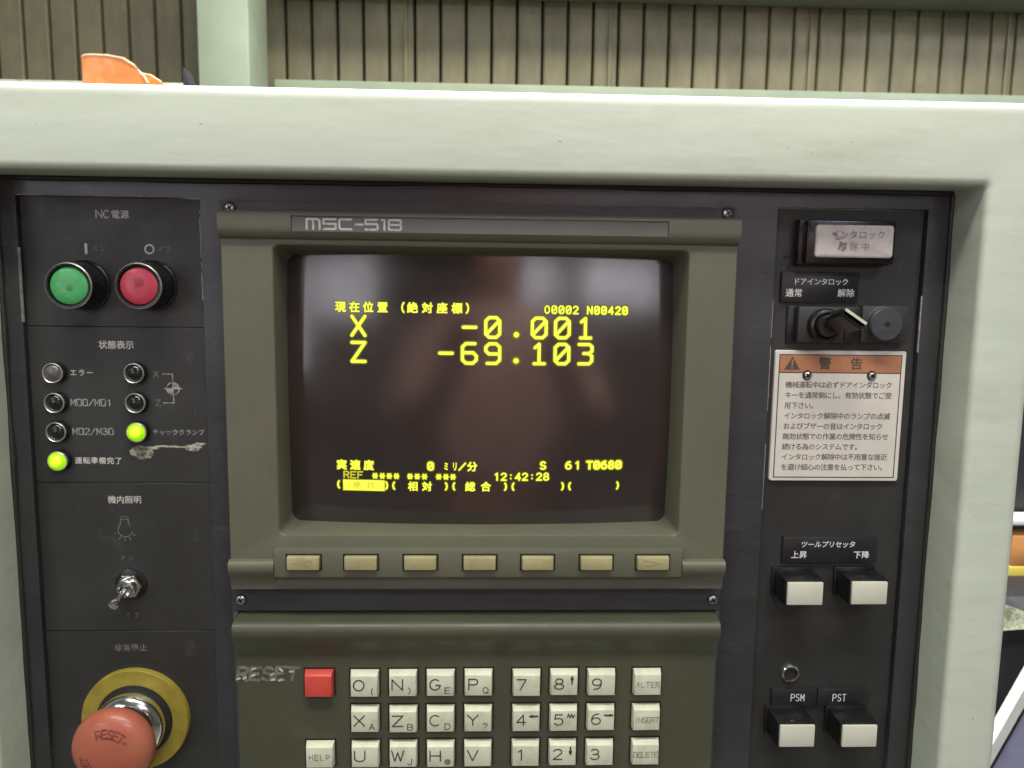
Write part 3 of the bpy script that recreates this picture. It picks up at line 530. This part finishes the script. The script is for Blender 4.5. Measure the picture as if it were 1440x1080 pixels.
# toggle switch
tx, tz = -169.0, -148.6
s = MB(); s.lathe(tx, tz, [(7.6, PL), (7.6, PL+0.5), (7.0, PL+0.8)], 30, mi=1)
s.lathe(tx, tz, [(6.2, PL+0.6), (6.2, 0.8), (5.7, 1.3), (4.6, 1.4)], 6, smooth=False)
s.lathe(tx, tz, [(4.4, 0), (4.4, 4.2), (3.9, 4.8), (3.2, 4.8), (2.9, 3.4), (2.6, 2.4)], 32)
tg = s.build('toggle_switch', ['chrome', 'black'], cab)
s = MB(); a_, b_ = V(tx, 2.5, tz), V(-169.6, 14.0, -151.3); dv = b_-a_
s.tube([a_, a_+dv*0.5, a_+dv*0.9, b_, b_+dv*0.08, b_+dv*0.16, b_+dv*0.20], [0.0013, 0.0015, 0.0018, 0.0023, 0.0026, 0.0023, 0.0012], 20); s.build('lever', 'chrome', tg)

# emergency stop
ex, ez = -169.1, -217.2
s = MB(); s.lathe(ex, ez, [(26.0, PL), (26.0, 0.3), (25.6, 0.9), (15, 1.0)], 80); es = s.build('emergency_stop', 'yellow', cab); lab(es, 'red mushroom emergency stop button on yellow ring')
s = MB(); s.lathe(ex, ez, [(18.4, 1.0), (18.2, 2.2), (16.0, 2.6)], 60, mi=1)
s.lathe(ex, ez, [(16.4, 2.4), (16.5, 7.0), (16.2, 8.2), (15.0, 9.6), (13.6, 10.6), (12.8, 11.0), (12.0, 10.6)], 60); s.build('collar', ['chrome', 'blackm'], es)
s = MB(); s.lathe(ex, ez, [(11.6, 6), (11.6, 19)], 40, cap=False); s.build('stem', 'blackm', es)
dome = [(10.5, 18.5), (16.6, 19.2), (18.2, 20.6), (18.7, 22.6), (18.6, 24.6), (17.9, 26.6), (16.2, 28.5), (13.5, 30.0), (9.8, 31.1), (5.2, 31.7), (0.01, 31.9)]
s = MB(); s.lathe(ex, ez, dome, 72); hd = s.build('head', 'estop', es)
def dome_d(x, z):
    r0 = math.hypot(x-ex, z-ez)
    for (ra, da), (rb, db) in zip(dome[2:-1], dome[3:]):
        if rb <= r0 <= ra: return da+(db-da)*(ra-r0)/max(1e-6, ra-rb)
    return dome[-1][1]
def curved(q, s_, rad, a0, a1, h, w_, wd):
    for k, ch in enumerate(s_):
        a = a0+(a1-a0)*k/(len(s_)-1); ca, sa = math.cos(math.radians(a-90)), math.sin(math.radians(a-90))
        pls = []
        for pl in G[ch]:
            pls.append([])
            for (ax, ay), (bx_, by_) in zip(pl[:-1], pl[1:]):
                for u in (0, 0.34, 0.67, 1):
                    px_ = (ax+(bx_-ax)*u-2)*w_/4; py_ = rad+((ay+(by_-ay)*u)-3)*h/6
                    pls[-1].append((ex+px_*ca-py_*sa, ez+px_*sa+py_*ca))
        strokes(q, pls, wd, dome_d, 0, 0.12)
s = MB(); curved(s, 'RESET', 10.4, 108, 50, 3.6, 2.3, 0.85); strokes(s, [[(ex+math.cos(math.radians(a))*10.2, ez+math.sin(math.radians(a))*10.2) for a in (39, 36, 33)]], 1.3, dome_d, 0, 0.13)
curved(s, 'RESET', 10.6, 235, 190, 3.4, 2.2, 0.5)
s.build('lettering', 'estop_ink', es)

# --- wear: fine scratches on the plates, chips on the housing
s = MB()
for k in range(46):
    left = k % 2; x_ = random.uniform(-206, -134) if left else random.uniform(142, 205); z_ = random.uniform(-240, 30); a = random.gauss(0.3, 0.9); l_ = random.uniform(0.6, 4.0)
    strokes(s, [[(x_+math.cos(a)*l_*u+0.3*math.sin(u*3+k), z_+math.sin(a)*l_*u) for u in (0, 0.4, 0.75, 1)]], random.uniform(0.08, 0.2), PL if left else PR, 0, 0.02)
for k in range(70):
    left = k % 2; x_ = random.uniform(-208, -132) if left else random.uniform(141, 207); z_ = random.uniform(-250, 33)
    strokes(s, [[(x_, z_), (x_+0.02, z_+0.15)]], random.uniform(0.15, 0.4), PL if left else PR, 0, 0.02)
sc_ = s.build('scratches', 'scratch', cab); sc_['kind'] = 'stuff'
s = MB()
for k in range(14):
    zt = random.random() < 0.6
    x_, z_ = (random.uniform(-230, 245), random.uniform(50, 78)) if zt else (random.uniform(227, 245), random.uniform(-220, 60)); n = 7
    r0 = random.uniform(0.1, 0.32); pts = [(x_+r0*random.uniform(0.5, 1.6)*math.cos(6.283*i/n)*random.uniform(0.8, 2.2), z_+r0*random.uniform(0.4, 1.2)*math.sin(6.283*i/n)) for i in range(n)]
    if z_ < 74 and x_ < 242: s.add([V(p, 26.04, q_) for p, q_ in pts], [tuple(range(n))])
ch_ = s.build('paint_chips', 'chip', cab); ch_['kind'] = 'stuff'
# --- right plate
# status lamp window
s = MB(); s.box(147.2, 191.2, 8.8, 29.8, PR, 3.0, 0.6); s.box(149.2, 190.8, 9.6, 29.2, 3.0, 8.0, 0.8); lw = s.build('status_lamp', 'black', cab); lab(lw, 'black framed lamp window with faded text')
s = MB(); s.loft([rr(152.6, 188.8, 12.3, 27.0, 1.6, 7.0), rr(152.6, 188.8, 12.3, 27.0, 1.6, 9.6), rr(153.3, 188.0, 13.0, 26.4, 1.4, 10.2)], cap1=True); lens = s.build('window', 'lampface', lw)
s = MB(); kanji(s, 'インタロック', 172.0, 22.6, 4.1, 4.3, 10.2, bold=0.01); kanji(s, '解除中', 170.4, 17.2, 4.2, 5.2, 10.2, bold=0.01); 
for x_, z_, l_, a in ((161.5, 22.5, 2.4, -30), (163.5, 20.9, 3.0, 15), (165.2, 18.6, 2.6, -20), (163.8, 17.0, 2.0, 60), (165.6, 16.0, 1.6, 40)):
    c, q_ = math.cos(math.radians(a)), math.sin(math.radians(a)); strokes(s, [[(x_-c*l_/2, z_-q_*l_/2), (x_+c*l_/2, z_+q_*l_/2)]], 1.2, 10.2, 0, 0.02)
s.build('lettering', 'ghost', lw)
def plate(x0, x1, z0, z1, fn, name='label_plate', m_='label', d1=-1.0):
    s = MB(); s.box(x0, x1, z0, z1, PR, d1, 0.25); o = s.build(name, m_, cab)
    s = MB(); fn(s, d1); s.build('lettering', 'white', o); return o
plate(141.8, 179.0, -8.7, 5.6, lambda q, d: (kanji(q, 'ドアインタロック', 160.6, 1.1, 3.5, 3.35, d, bold=0.01, slant=-0.08), kanji(q, '通常', 147.9, -4.3, 4.1, 4.2, d, bold=0.01), kanji(q, '解除', 173.0, -4.1, 4.1, 4.2, d, bold=0.01)))
plate(149.6, 197.0, -137.3, -124.0, lambda q, d: (kanji(q, 'ツールプリセッタ', 172.2, -127.9, 3.5, 3.45, d, bold=0.01, slant=0.12), kanji(q, '上昇', 157.8, -133.2, 4.0, 4.1, d, bold=0.015), kanji(q, '下降', 189.2, -133.2, 4.0, 4.1, d, bold=0.015)))
plate(148.2, 171.4, -212.4, -203.8, lambda q, d: word(q, 'PSM', 161.4, -208.2, 3.6, 1.7, 2.5, 0.38, d))
plate(171.8, 198.0, -212.6, -203.8, lambda q, d: word(q, 'PST', 182.9, -208.4, 3.6, 1.7, 2.5, 0.38, d))
# key switch
s = MB(); s.box(145.6, 150.0, -28.4, -10.6, PR, -1.5, 0.4); s.box(149.6, 180.0, -27.8, -10.6, PR, 2.0, 0.8, mi=1); s.box(172.0, 179.4, -27.0, -11.0, 1.5, 3.0, 0.4)
kx, kz = 162.0, -19.4
s.lathe(kx, kz, [(8.2, 1.8), (8.2, 4.0), (7.6, 5.4), (6.4, 6.0), (5.6, 5.4), (5.2, 4.4)], 48); s.lathe(kx, kz, [(5.2, 3.5), (5.2, 7.0), (4.6, 7.8), (0.01, 8.0)], 40, mi=2)
ks = s.build('key_switch', ['black', 'plate', 'darkmetal'], cab); lab(ks, 'black key switch with key inserted')
b = bmesh.new()
vs = []
for d_, w_, lo, hi in ((7.0, 3.4, -1.1, 1.1), (10.0, 3.4, -1.1, 1.1), (13.0, 5.6, -0.5, 2.8), (19.0, 6.6, 0.8, 5.0), (25.5, 6.6, 3.0, 6.6), (27.2, 6.0, 4.4, 6.9)):
    vs.append([Vector((x_, d_, z_)) for x_, z_ in ((-w_*0.8, lo), (w_*0.8, lo), (w_, lo+1.2), (w_, hi-0.6), (w_*0.9, hi), (-w_*0.9, hi), (-w_, hi-0.6), (-w_, lo+1.2))])
an = math.radians(-33); s = MB()
s.loft([[V(kx+p.x*math.cos(an)-p.z*math.sin(an), p.y, kz+p.x*math.sin(an)+p.z*math.cos(an)) for p in l] for l in vs], 0, False, True, False); b.free()
s.build('switch_key', 'darkmetal', ks)
s = MB(); s.loft([[V(kx+x_*math.cos(an)-z_*math.sin(an), d_, kz+x_*math.sin(an)+z_*math.cos(an)) for x_, z_ in ((-5.8, 5.7), (5.8, 5.7), (5.8, 6.9), (-5.8, 6.9))] for d_ in (27.0, 27.9)], 0, False, True, True); s.build('key_edge', 'key', ks)
# buzzer
s = MB(); s.box(180.4, 202.4, -27.6, -10.0, PR, 1.6, 0.5); bz = s.build('buzzer', 'plate', cab)
s = MB(); s.lathe(190.3, -18.4, [(8.4, 1.5), (8.4, 2.4), (8.0, 2.6), (7.9, 5.6), (7.3, 6.3), (1.3, 6.4), (1.2, 4.5), (0.01, 4.4)], 48); s.build('disc', 'name_strip' if False else 'flange', bz)
s = MB(); s.lathe(190.3, -18.4, [(1.15, 6.3), (1.1, 6.45)], 20); s.lathe(198.0, -24.0, [(1.3, 1.5), (1.2, 2.2)], 16); s.build('hole', 'blackm', bz)
# small marks on the plate by the lamp
s = MB()
for k in range(9): a = random.uniform(0, 6.28); x_, z_ = 143.6+random.uniform(-1.6, 1.6), 12+random.uniform(-4.5, 2.5); strokes(s, [[(x_, z_), (x_+math.cos(a)*0.9, z_+math.sin(a)*0.9)]], 0.7, PR)
s.build('scuff_marks', 'seam', cab)
# warning plate
s = MB(); s.loft([rr(140.7, 204.7, -95.7, -31.7, 1.2, PR), rr(140.7, 204.7, -95.7, -31.7, 1.2, -1.4), rr(141.0, 204.4, -95.4, -32.0, 1.2, -1.1)], cap1=True, smooth=False)
wp = s.build('warning_plate', 'warn', cab); lab(wp, 'white warning plate with orange header and Japanese text')
dW = -1.1
def rect(q, x0, x1, z0, z1, d, mi=0): q.add([V(x0, d, z0), V(x1, d, z0), V(x1, d, z1), V(x0, d, z1)], [(0, 1, 2, 3)], mi)
s = MB(); s.box(143.1, 202.1, -42.1, -34.0, dW-0.1, dW+0.06); s.build('header', 'warn_orange', wp)
s = MB()
for (x0, x1, z0, z1) in ((142.6, 202.7, -34.0, -33.5), (142.6, 202.7, -42.6, -42.1), (142.6, 143.1, -93.6, -34.0), (202.2, 202.7, -93.6, -34.0), (142.6, 202.7, -94.1, -93.6)): s.box(x0, x1, z0, z1, dW-0.1, dW+0.08)
s.build('border', 'line', wp)
s = MB()
tri = [(145.2, -41.0), (152.9, -41.0), (149.05, -34.7)]; s.add([V(x_, dW+0.12, z_) for x_, z_ in tri], [(0, 1, 2)])
kanji(s, '警', 165.0, -37.9, 6.2, 0, dW+0.05, bold=0.03); kanji(s, '告', 180.4, -37.9, 6.2, 0, dW+0.05, bold=0.02); s.build('lettering', 'line', wp)
s = MB(); strokes(s, [[(149.05, -36.4), (149.05, -38.8)], [(149.05, -40.1), (149.07, -40.1)]], 0.75, dW+0.1); s.build('exclamation_mark', 'warn_orange', wp)
lines = ['機械運転中は必ずドアインタロック', 'キーを通常側にし、有効状態でご使', '用下さい。', 'インタロック解除中のランプの点滅', 'およびブザーの音はインタロック', '無効状態での作業の危険性を知らせ', '続ける為のシステムです。', 'インタロック解除中は不用意な接近', 'を避け細心の注意を払って下さい。']
s = MB()
for k, ln in enumerate(lines): kanji(s, ln, 147.9, -48.3-5.07*k, 3.45, 3.28, dW, bold=0.012, align='l')
s.build('lettering', 'warn_ink', wp)
screw(156.6, -43.6, dW, 1.9, wp, 'chrome'); screw(188.2, -43.6, dW, 1.9, wp, 'chrome')
# square push switches
for x0, z1 in ((146.3, -141.2), (177.6, -140.9), (146.6, -213.9), (177.7, -214.2)):
    s = MB(); s.box(x0-1.2, x0+19.6, z1-13.4, z1+1.4, PR, -1.2, 0.4); s.box(x0-0.3, x0+18.7, z1-12.4, z1+0.6, -1.5, 13.4, 0.5, top=(0.2, 0.1, 0.3)); o = s.build('square_switch', 'black', cab)
    s = MB(); s.box(x0+0.7, x0+18.0, z1-11.7, z1-0.5, 12.5, 14.6, 0.45); s.build('cap', 'swwhite', o)
# open ring socket
s = MB(); s.lathe(157.4, -195.8, [(4.6, PR), (4.5, -1.6), (4.0, -1.2), (3.5, -1.3), (3.3, -2.2)], 32, cap=False); s.lathe(157.4, -195.8, [(3.4, -2.6), (3.0, -2.5)], 24, mi=1); s.build('socket_ring', ['chrome', 'blackm'], cab)

# ================================================================ hall behind (metres; y into the hall, z above the floor)
def W(x, y, z): return Vector((x, y, ZP+z))
def wbox(mb, x0, x1, y0, y1, z0, z1, bev=0, mi=0):   # z relative to the panel line
    mb.box(x0*1000, x1*1000, z0*1000, z1*1000, -y1*1000, -y0*1000, bev*1000, mi=mi)
fl0 = MB(); wbox(fl0, -6, 6, -6, 8, -ZP-0.1, -ZP); fo = fl0.build('floor', 'floor'); fo['kind'] = 'structure'
YW = 2.615
wl = thing('cladding_wall', 'dusty beige corrugated metal hall wall behind the pale green housing', 'wall', (0, YW, 0))
s = MB(); wbox(s, -4.6, 4.3, YW+0.05, YW+0.08, -ZP, 1.9); s.build('backing_sheet', 'groove', wl)
pw = 0.0895
proto = None
for i in range(-20, 76):
    xa = -2.66+i*pw
    if proto is None:
        s = MB(); prof = [(0.002, 0.022), (0.005, 0.003), (0.010, 0.0), (0.040, -0.001), (0.080, 0.0), (0.084, 0.003), (0.0865, 0.022)]
        n = len(prof); vs = [Vector((a, b_, 0)) for a, b_ in prof]+[Vector((a, b_, 3.3)) for a, b_ in prof]
        s.add(vs, [(k, k+1, n+k+1, n+k) for k in range(n-1)]); proto = s.build('cladding_panel', 'clad', wl); proto.matrix_parent_inverse = Matrix(); o = proto
    else:
        o = proto.copy(); sc.collection.objects.link(o)
    o.location = (xa, 0.0, 0.02)
    if i % 8 in (2,):
        s = MB(); wbox(s, xa+0.052, xa+0.064, YW-0.012, YW+0.002, -ZP+0.02, 1.85, 0.002); s.build('lap_rib', 'clad', wl)
# column
cl = thing('steel_column', 'pale green square steel column standing in front of the cladding wall', 'column', (-0.786, 2.325, 0))
s = MB(); wbox(s, -0.863, -0.709, 2.215, 2.435, -ZP, 2.2, 0.006); s.build('shaft', 'column', cl)
s = MB(); wbox(s, -0.93, -0.64, 2.15, 2.50, -ZP, -ZP+0.02, 0.003); s.build('base_plate', 'column', cl)
bm_ = thing('steel_girt', 'pale green horizontal steel girt running along the cladding wall just above the housing', 'beam', (0.6, YW-0.1, 0.0))
s = MB(); wbox(s, -0.70, 3.2, YW-0.14, YW-0.003, 0.555, 0.655, 0.004); s.build('web', 'column', bm_)
for bx in (-0.4, 0.5, 1.4, 2.3, 3.1): s = MB(); wbox(s, bx-0.02, bx+0.02, YW-0.12, YW-0.01, -ZP, 0.554, 0.002); s.build('leg', 'column', bm_)
tb = thing('overhead_beam', 'dark grey steel beam crossing the cladding wall at the picture top', 'beam', (0.6, YW-0.1, 2.4))
s = MB(); wbox(s, -0.70, 3.2, YW-0.16, YW-0.004, 0.968, 1.10, 0.004); s.build('web', 'beam', tb)
s = MB(); wbox(s, -0.70, 3.2, YW-0.18, YW-0.16, 0.964, 0.976, 0.002); s.build('flange', 'ledge', tb)
# shelf behind the housing on the left with the orange bin
sh = thing('steel_shelf', 'grey steel shelf whose top edge shows above the housing beside the column', 'shelf', (-0.78, 1.2, 0))
s = MB(); wbox(s, -1.25, -0.495, 1.08, 1.35, 0.294, 0.309, 0.002); s.build('shelf_board', 'ledge', sh)
s = MB(); wbox(s, -1.25, -0.60, 1.351, 1.36, 0.294, 0.386, 0.001); s.build('back_lip', 'ledge', sh)
for x_ in (-1.23, -0.53):
    for y_ in (1.10, 1.32): s = MB(); wbox(s, x_, x_+0.03, y_, y_+0.02, -ZP, 0.2935, 0.002); s.build('leg', 'ledge', sh)
s = MB(); s.add([W(-0.512, 1.08, 0.310), W(-0.496, 1.08, 0.310), W(-0.512, 1.08, 0.352), W(-0.512, 1.12, 0.310), W(-0.496, 1.12, 0.310), W(-0.512, 1.12, 0.352)], [(0, 1, 2), (5, 4, 3), (0, 2, 5, 3), (1, 4, 5, 2), (0, 3, 4, 1)]); s.build('end_bracket', 'bag', sh)
bn = thing('storage_bin', 'orange plastic storage bin with sloping front standing on the grey shelf', 'bin', (-0.64, 1.2, ZP+0.337))
def binloops(y, inset=0):
    return [W(-0.698, y, 0.310), W(-0.698, y, 0.3735), W(-0.694, y, 0.3765), W(-0.684, y, 0.3775), W(-0.655, y, 0.3770), W(-0.628, y, 0.3725), W(-0.609, y, 0.3610), W(-0.596, y, 0.3470), W(-0.588, y, 0.333), W(-0.583, y, 0.310)]
s = MB()
for y_ in (1.12, 1.118+0.003, 1.235, 1.238): pass
for ya, yb in ((1.120, 1.1225), (1.2375, 1.240)):
    a, b_ = binloops(ya), binloops(yb); n = len(a); s.add(a+b_, [tuple(range(n)), tuple(range(2*n-1, n-1, -1))]+[(i, i+n, (i+1) % n+n, (i+1) % n) for i in range(n)])
wbox(s, -0.700, -0.697, 1.1225, 1.2375, 0.310, 0.376); wbox(s, -0.697, -0.590, 1.1225, 1.2375, 0.310, 0.313)
s.build('shell', 'orange', bn)
s = MB()
for ya in (1.1185, 1.2365):
    pts = [p for p in binloops(ya)[1:-1]]
    s.tube([p+Vector((0, 0.0025, 0.001)) for p in pts], 0.0022, 8)
s.build('rim', 'orange_rim', bn)
# corner seen past the right stile: rack with carton and tin, covered bench with paper
rk = thing('storage_rack', 'white shelf boards of a rack seen beyond the right edge of the housing', 'rack', (1.5, 1.55, 0))
for z0, z1 in ((-0.546, -0.531), (-0.722, -0.708)): s = MB(); wbox(s, 1.19, 2.0, 1.40, 1.46, z0, z1, 0.002); s.build('shelf_board', 'board', rk)
s = MB(); wbox(s, 1.19, 2.0, 1.475, 1.485, -ZP, -0.2); s.build('back_panel', 'bag', rk)
for x_ in (1.19, 1.97):
    s = MB(); wbox(s, x_, x_+0.02, 1.461, 1.474, -ZP, -0.2); s.build('post', 'board', rk)
cb = thing('carton', 'orange carton box stacked on the yellow tin on the rack', 'box', (1.27, 1.5, ZP-0.64))
s = MB(); wbox(s, 1.232, 1.33, 1.405, 1.455, -0.644, -0.572, 0.002); s.build('body', 'carton', cb)
s = MB(); s.lathe(1262, -583, [(4, -1405.5), (3.8, -1404.0)], 16); s.build('hole', 'bag', cb)
tn = thing('tin', 'yellow tin standing on the lower white shelf board under the orange carton', 'tin', (1.27, 1.5, ZP-0.707))
s = MB(); wbox(s, 1.228, 1.335, 1.403, 1.456, -0.695, -0.645, 0.004); s.build('body', 'tin', tn)
s = MB(); wbox(s, 1.226, 1.337, 1.401, 1.458, -0.7075, -0.695, 0.002); s.build('base', 'column', tn)
ch = thing('machine_cover', 'black rounded vinyl cover on the bench below the white rack shelves', 'cover', (1.25, 1.2, ZP-1.0))
s = MB(); s.loft([rr(1040*1, 1700, -930, -640, 60, dd) for dd in (-1330, -1210)]+[rr(1070, 1670, -930, -665, 60, -1180)], cap1=True); s.build('body', 'bag', ch)
pp = thing('paper_sheet', 'pale printed paper sheet lying against the black rounded cover', 'paper', (1.12, 1.16, ZP-0.7))
pq = [W(1.045, 1.174, -0.640), W(1.068, 1.174, -0.642), W(1.155, 1.176, -0.676), W(1.155, 1.174, -0.692), W(1.04, 1.172, -0.700)]
s = MB(); s.add(pq+[p+Vector((0, 0.0015, 0)) for p in pq], [(0, 1, 2, 3, 4), (9, 8, 7, 6, 5)]+[(k, k+5, (k+1) % 5+5, (k+1) % 5) for k in range(5)]); s.build('sheet', 'paper', pp)
be = thing('bench', 'lavender grey sheet metal bench with a white sloping edge beside the housing', 'bench', (1.0, 0.9, 0))
s = MB()
a = [W(0.745, 0.75, -0.77), W(0.905, 0.75, -0.42), W(1.30, 0.75, -0.42), W(1.30, 0.75, -ZP), W(0.745, 0.75, -ZP)]; b2 = [p+Vector((0, 0.02, 0)) for p in a]
s.add(a+b2, [(0, 1, 2, 3, 4), (9, 8, 7, 6, 5), (0, 5, 6, 1), (1, 6, 7, 2), (2, 7, 8, 3), (4, 9, 5, 0)]); s.build('body', 'lav', be)
s = MB(); dd = (W(0.905, 0, -0.42)-W(0.745, 0, -0.77)).normalized(); nn = Vector((-dd.z, 0, dd.x))
a = [W(0.743, 0.73, -0.775)+nn*0.006, W(0.907, 0.73, -0.416)+nn*0.006, W(0.907, 0.73, -0.416)+nn*0.020, W(0.743, 0.73, -0.775)+nn*0.020]; b2 = [p+Vector((0, 0.021, 0)) for p in a]
s.add(a+b2, [(0, 1, 2, 3), (7, 6, 5, 4), (0, 4, 5, 1), (1, 5, 6, 2), (2, 6, 7, 3), (3, 7, 4, 0)]); s.build('edge', 'board', be)
s = MB(); a = [p-nn*0.0205 for p in a]; a[0:2] = [p+nn*0.012 for p in a[0:2]]; a = [a[0]+Vector((0, 0.004, 0)), a[1]+Vector((0, 0.004, 0)), a[2]+Vector((0, 0.004, 0)), a[3]+Vector((0, 0.004, 0))]; b2 = [p+Vector((0, 0.014, 0)) for p in a]
s.add(a+b2, [(0, 1, 2, 3), (7, 6, 5, 4), (0, 4, 5, 1), (1, 5, 6, 2), (2, 6, 7, 3), (3, 7, 4, 0)]); s.build('gasket', 'bag', be)

# rear side of the hall, mirrored in the glass and the gloss paint
rw = thing('rear_wall', 'grey hall wall behind the photographer with tall bright windows', 'wall', (0, -6, 0))
s = MB(); wbox(s, -6, 6, -6.1, -6, -ZP, 3.0); s.build('wall_panel', 'rear', rw)
for x0_, x1_, z0_, z1_ in ((-2.75, -1.75, 0.35, 1.3), (-4.3, -3.0, -0.6, 1.3), (0.35, 1.25, 0.55, 1.3), (1.6, 3.1, 0.50, 1.35)):
    s = MB(); wbox(s, x0_-0.05, x1_+0.05, -6.0, -5.97, z0_-0.05, z1_+0.05, 0.004); f_ = s.build('window', 'board', rw)
    for k in range(3):
        a_, b_ = x0_+(x1_-x0_)*k/3+0.02, x0_+(x1_-x0_)*(k+1)/3-0.02
        s = MB(); wbox(s, a_, b_, -5.97, -5.965, z0_, z1_); s.build('pane', 'daylight', f_)
# ================================================================ the photographer, seen only as a blur in the tube glass
def skin_obj(name, chain, m_, parent=None, sub=2):
    me = bpy.data.meshes.new(name); vs = []; es = []
    for k, (p, r_, par) in enumerate(chain):
        vs.append(p)
        if par is not None: es.append((par, k))
    me.from_pydata([(x_, y_, z_) for x_, y_, z_ in vs], es, []); o = bpy.data.objects.new(name, me); sc.collection.objects.link(o)
    md = o.modifiers.new('skin', 'SKIN'); ly = me.skin_vertices[0] if me.skin_vertices else None
    if ly is None:
        b = bmesh.new(); b.from_mesh(me); b.verts.layers.skin.verify(); b.to_mesh(me); b.free(); ly = me.skin_vertices[0]
    for k, (p, r_, par) in enumerate(chain): ly.data[k].radius = r_ if isinstance(r_, tuple) else (r_, r_); ly.data[k].use_root = (k == 0)
    sd = o.modifiers.new('sub', 'SUBSURF'); sd.levels = sub; sd.render_levels = sub
    me.materials.append(M[m_]); 
    if parent: o.parent = parent; o.matrix_parent_inverse = Matrix.Translation(parent.location).inverted()
    return o
pe = thing('person', 'person in a mauve work shirt taking the picture with both hands raised', 'person', (0.05, -0.95, 0))
px0, py0 = 0.05, -0.92
body = [((px0, py0, 0.95), (0.15, 0.12), None), ((px0, py0, 1.15), (0.155, 0.11), 0), ((px0, py0, 1.33), (0.17, 0.12), 1), ((px0, py0, 1.45), (0.10, 0.08), 2), ((px0, py0+0.01, 1.53), (0.055, 0.055), 3), ((px0, py0+0.03, 1.62), (0.082, 0.095), 4), ((px0, py0+0.02, 1.72), (0.07, 0.085), 5)]
for sgn in (-1, 1):
    b0 = len(body)
    body += [((px0+sgn*0.19, py0, 1.41), 0.062, 3), ((px0+sgn*0.25, py0+0.06, 1.18), 0.048, b0), ((px0+sgn*0.13, py0+0.33, 1.33), 0.036, b0+1), ((px0+sgn*0.085, py0+0.42, 1.41), (0.03, 0.022), b0+2)]
for sgn in (-1, 1):
    b0 = len(body); body += [((px0+sgn*0.10, py0, 0.86), 0.09, 0), ((px0+sgn*0.11, py0, 0.48), 0.06, b0), ((px0+sgn*0.11, py0, 0.08), 0.042, b0+1), ((px0+sgn*0.12, py0+0.14, 0.04), 0.035, b0+2)]
n0 = len(body)
for hnd, sgn in ((10, -1), (14, 1)):
    hx, hy, hz = body[hnd][0]
    for k, (dx_, dz_, ln) in enumerate(((-0.032, 0.008, 0.045), (-0.014, 0.030, 0.062), (0.002, 0.034, 0.068), (0.017, 0.030, 0.062), (0.030, 0.020, 0.050))):
        b0 = len(body); body += [((hx+dx_*0.8, hy+0.02, hz+dz_), 0.010, hnd), ((hx+dx_, hy+0.02+ln*0.5, hz+dz_+ln*0.3), 0.009, b0), ((hx+dx_, hy+0.03+ln*0.8, hz+dz_+ln*0.2), 0.008, b0+1)]
skin_obj('body', body, 'skin', pe)
sh_ = [((px0, py0, 0.93), (0.20, 0.14), None), ((px0, py0, 1.15), (0.21, 0.15), 0), ((px0, py0, 1.34), (0.22, 0.14), 1), ((px0, py0, 1.47), (0.12, 0.10), 2)]
for sgn in (-1, 1):
    b0 = len(sh_); sh_ += [((px0+sgn*0.20, py0, 1.41), 0.085, 3), ((px0+sgn*0.27, py0+0.06, 1.18), 0.068, b0), ((px0+sgn*0.15, py0+0.29, 1.31), 0.052, b0+1)]
skin_obj('shirt', sh_, 'shirt', pe)
tr = [((px0, py0, 0.96), (0.19, 0.14), None)]
for sgn in (-1, 1):
    b0 = len(tr); tr += [((px0+sgn*0.10, py0, 0.84), 0.11, 0), ((px0+sgn*0.11, py0, 0.48), 0.08, b0), ((px0+sgn*0.11, py0, 0.10), 0.065, b0+1)]
skin_obj('trousers', tr, 'trousers', pe)
skin_obj('hair', [((px0, py0-0.01, 1.70), (0.085, 0.10), None), ((px0, py0-0.03, 1.76), (0.07, 0.08), 0)], 'hair', pe)



bpy.context.view_layer.update()
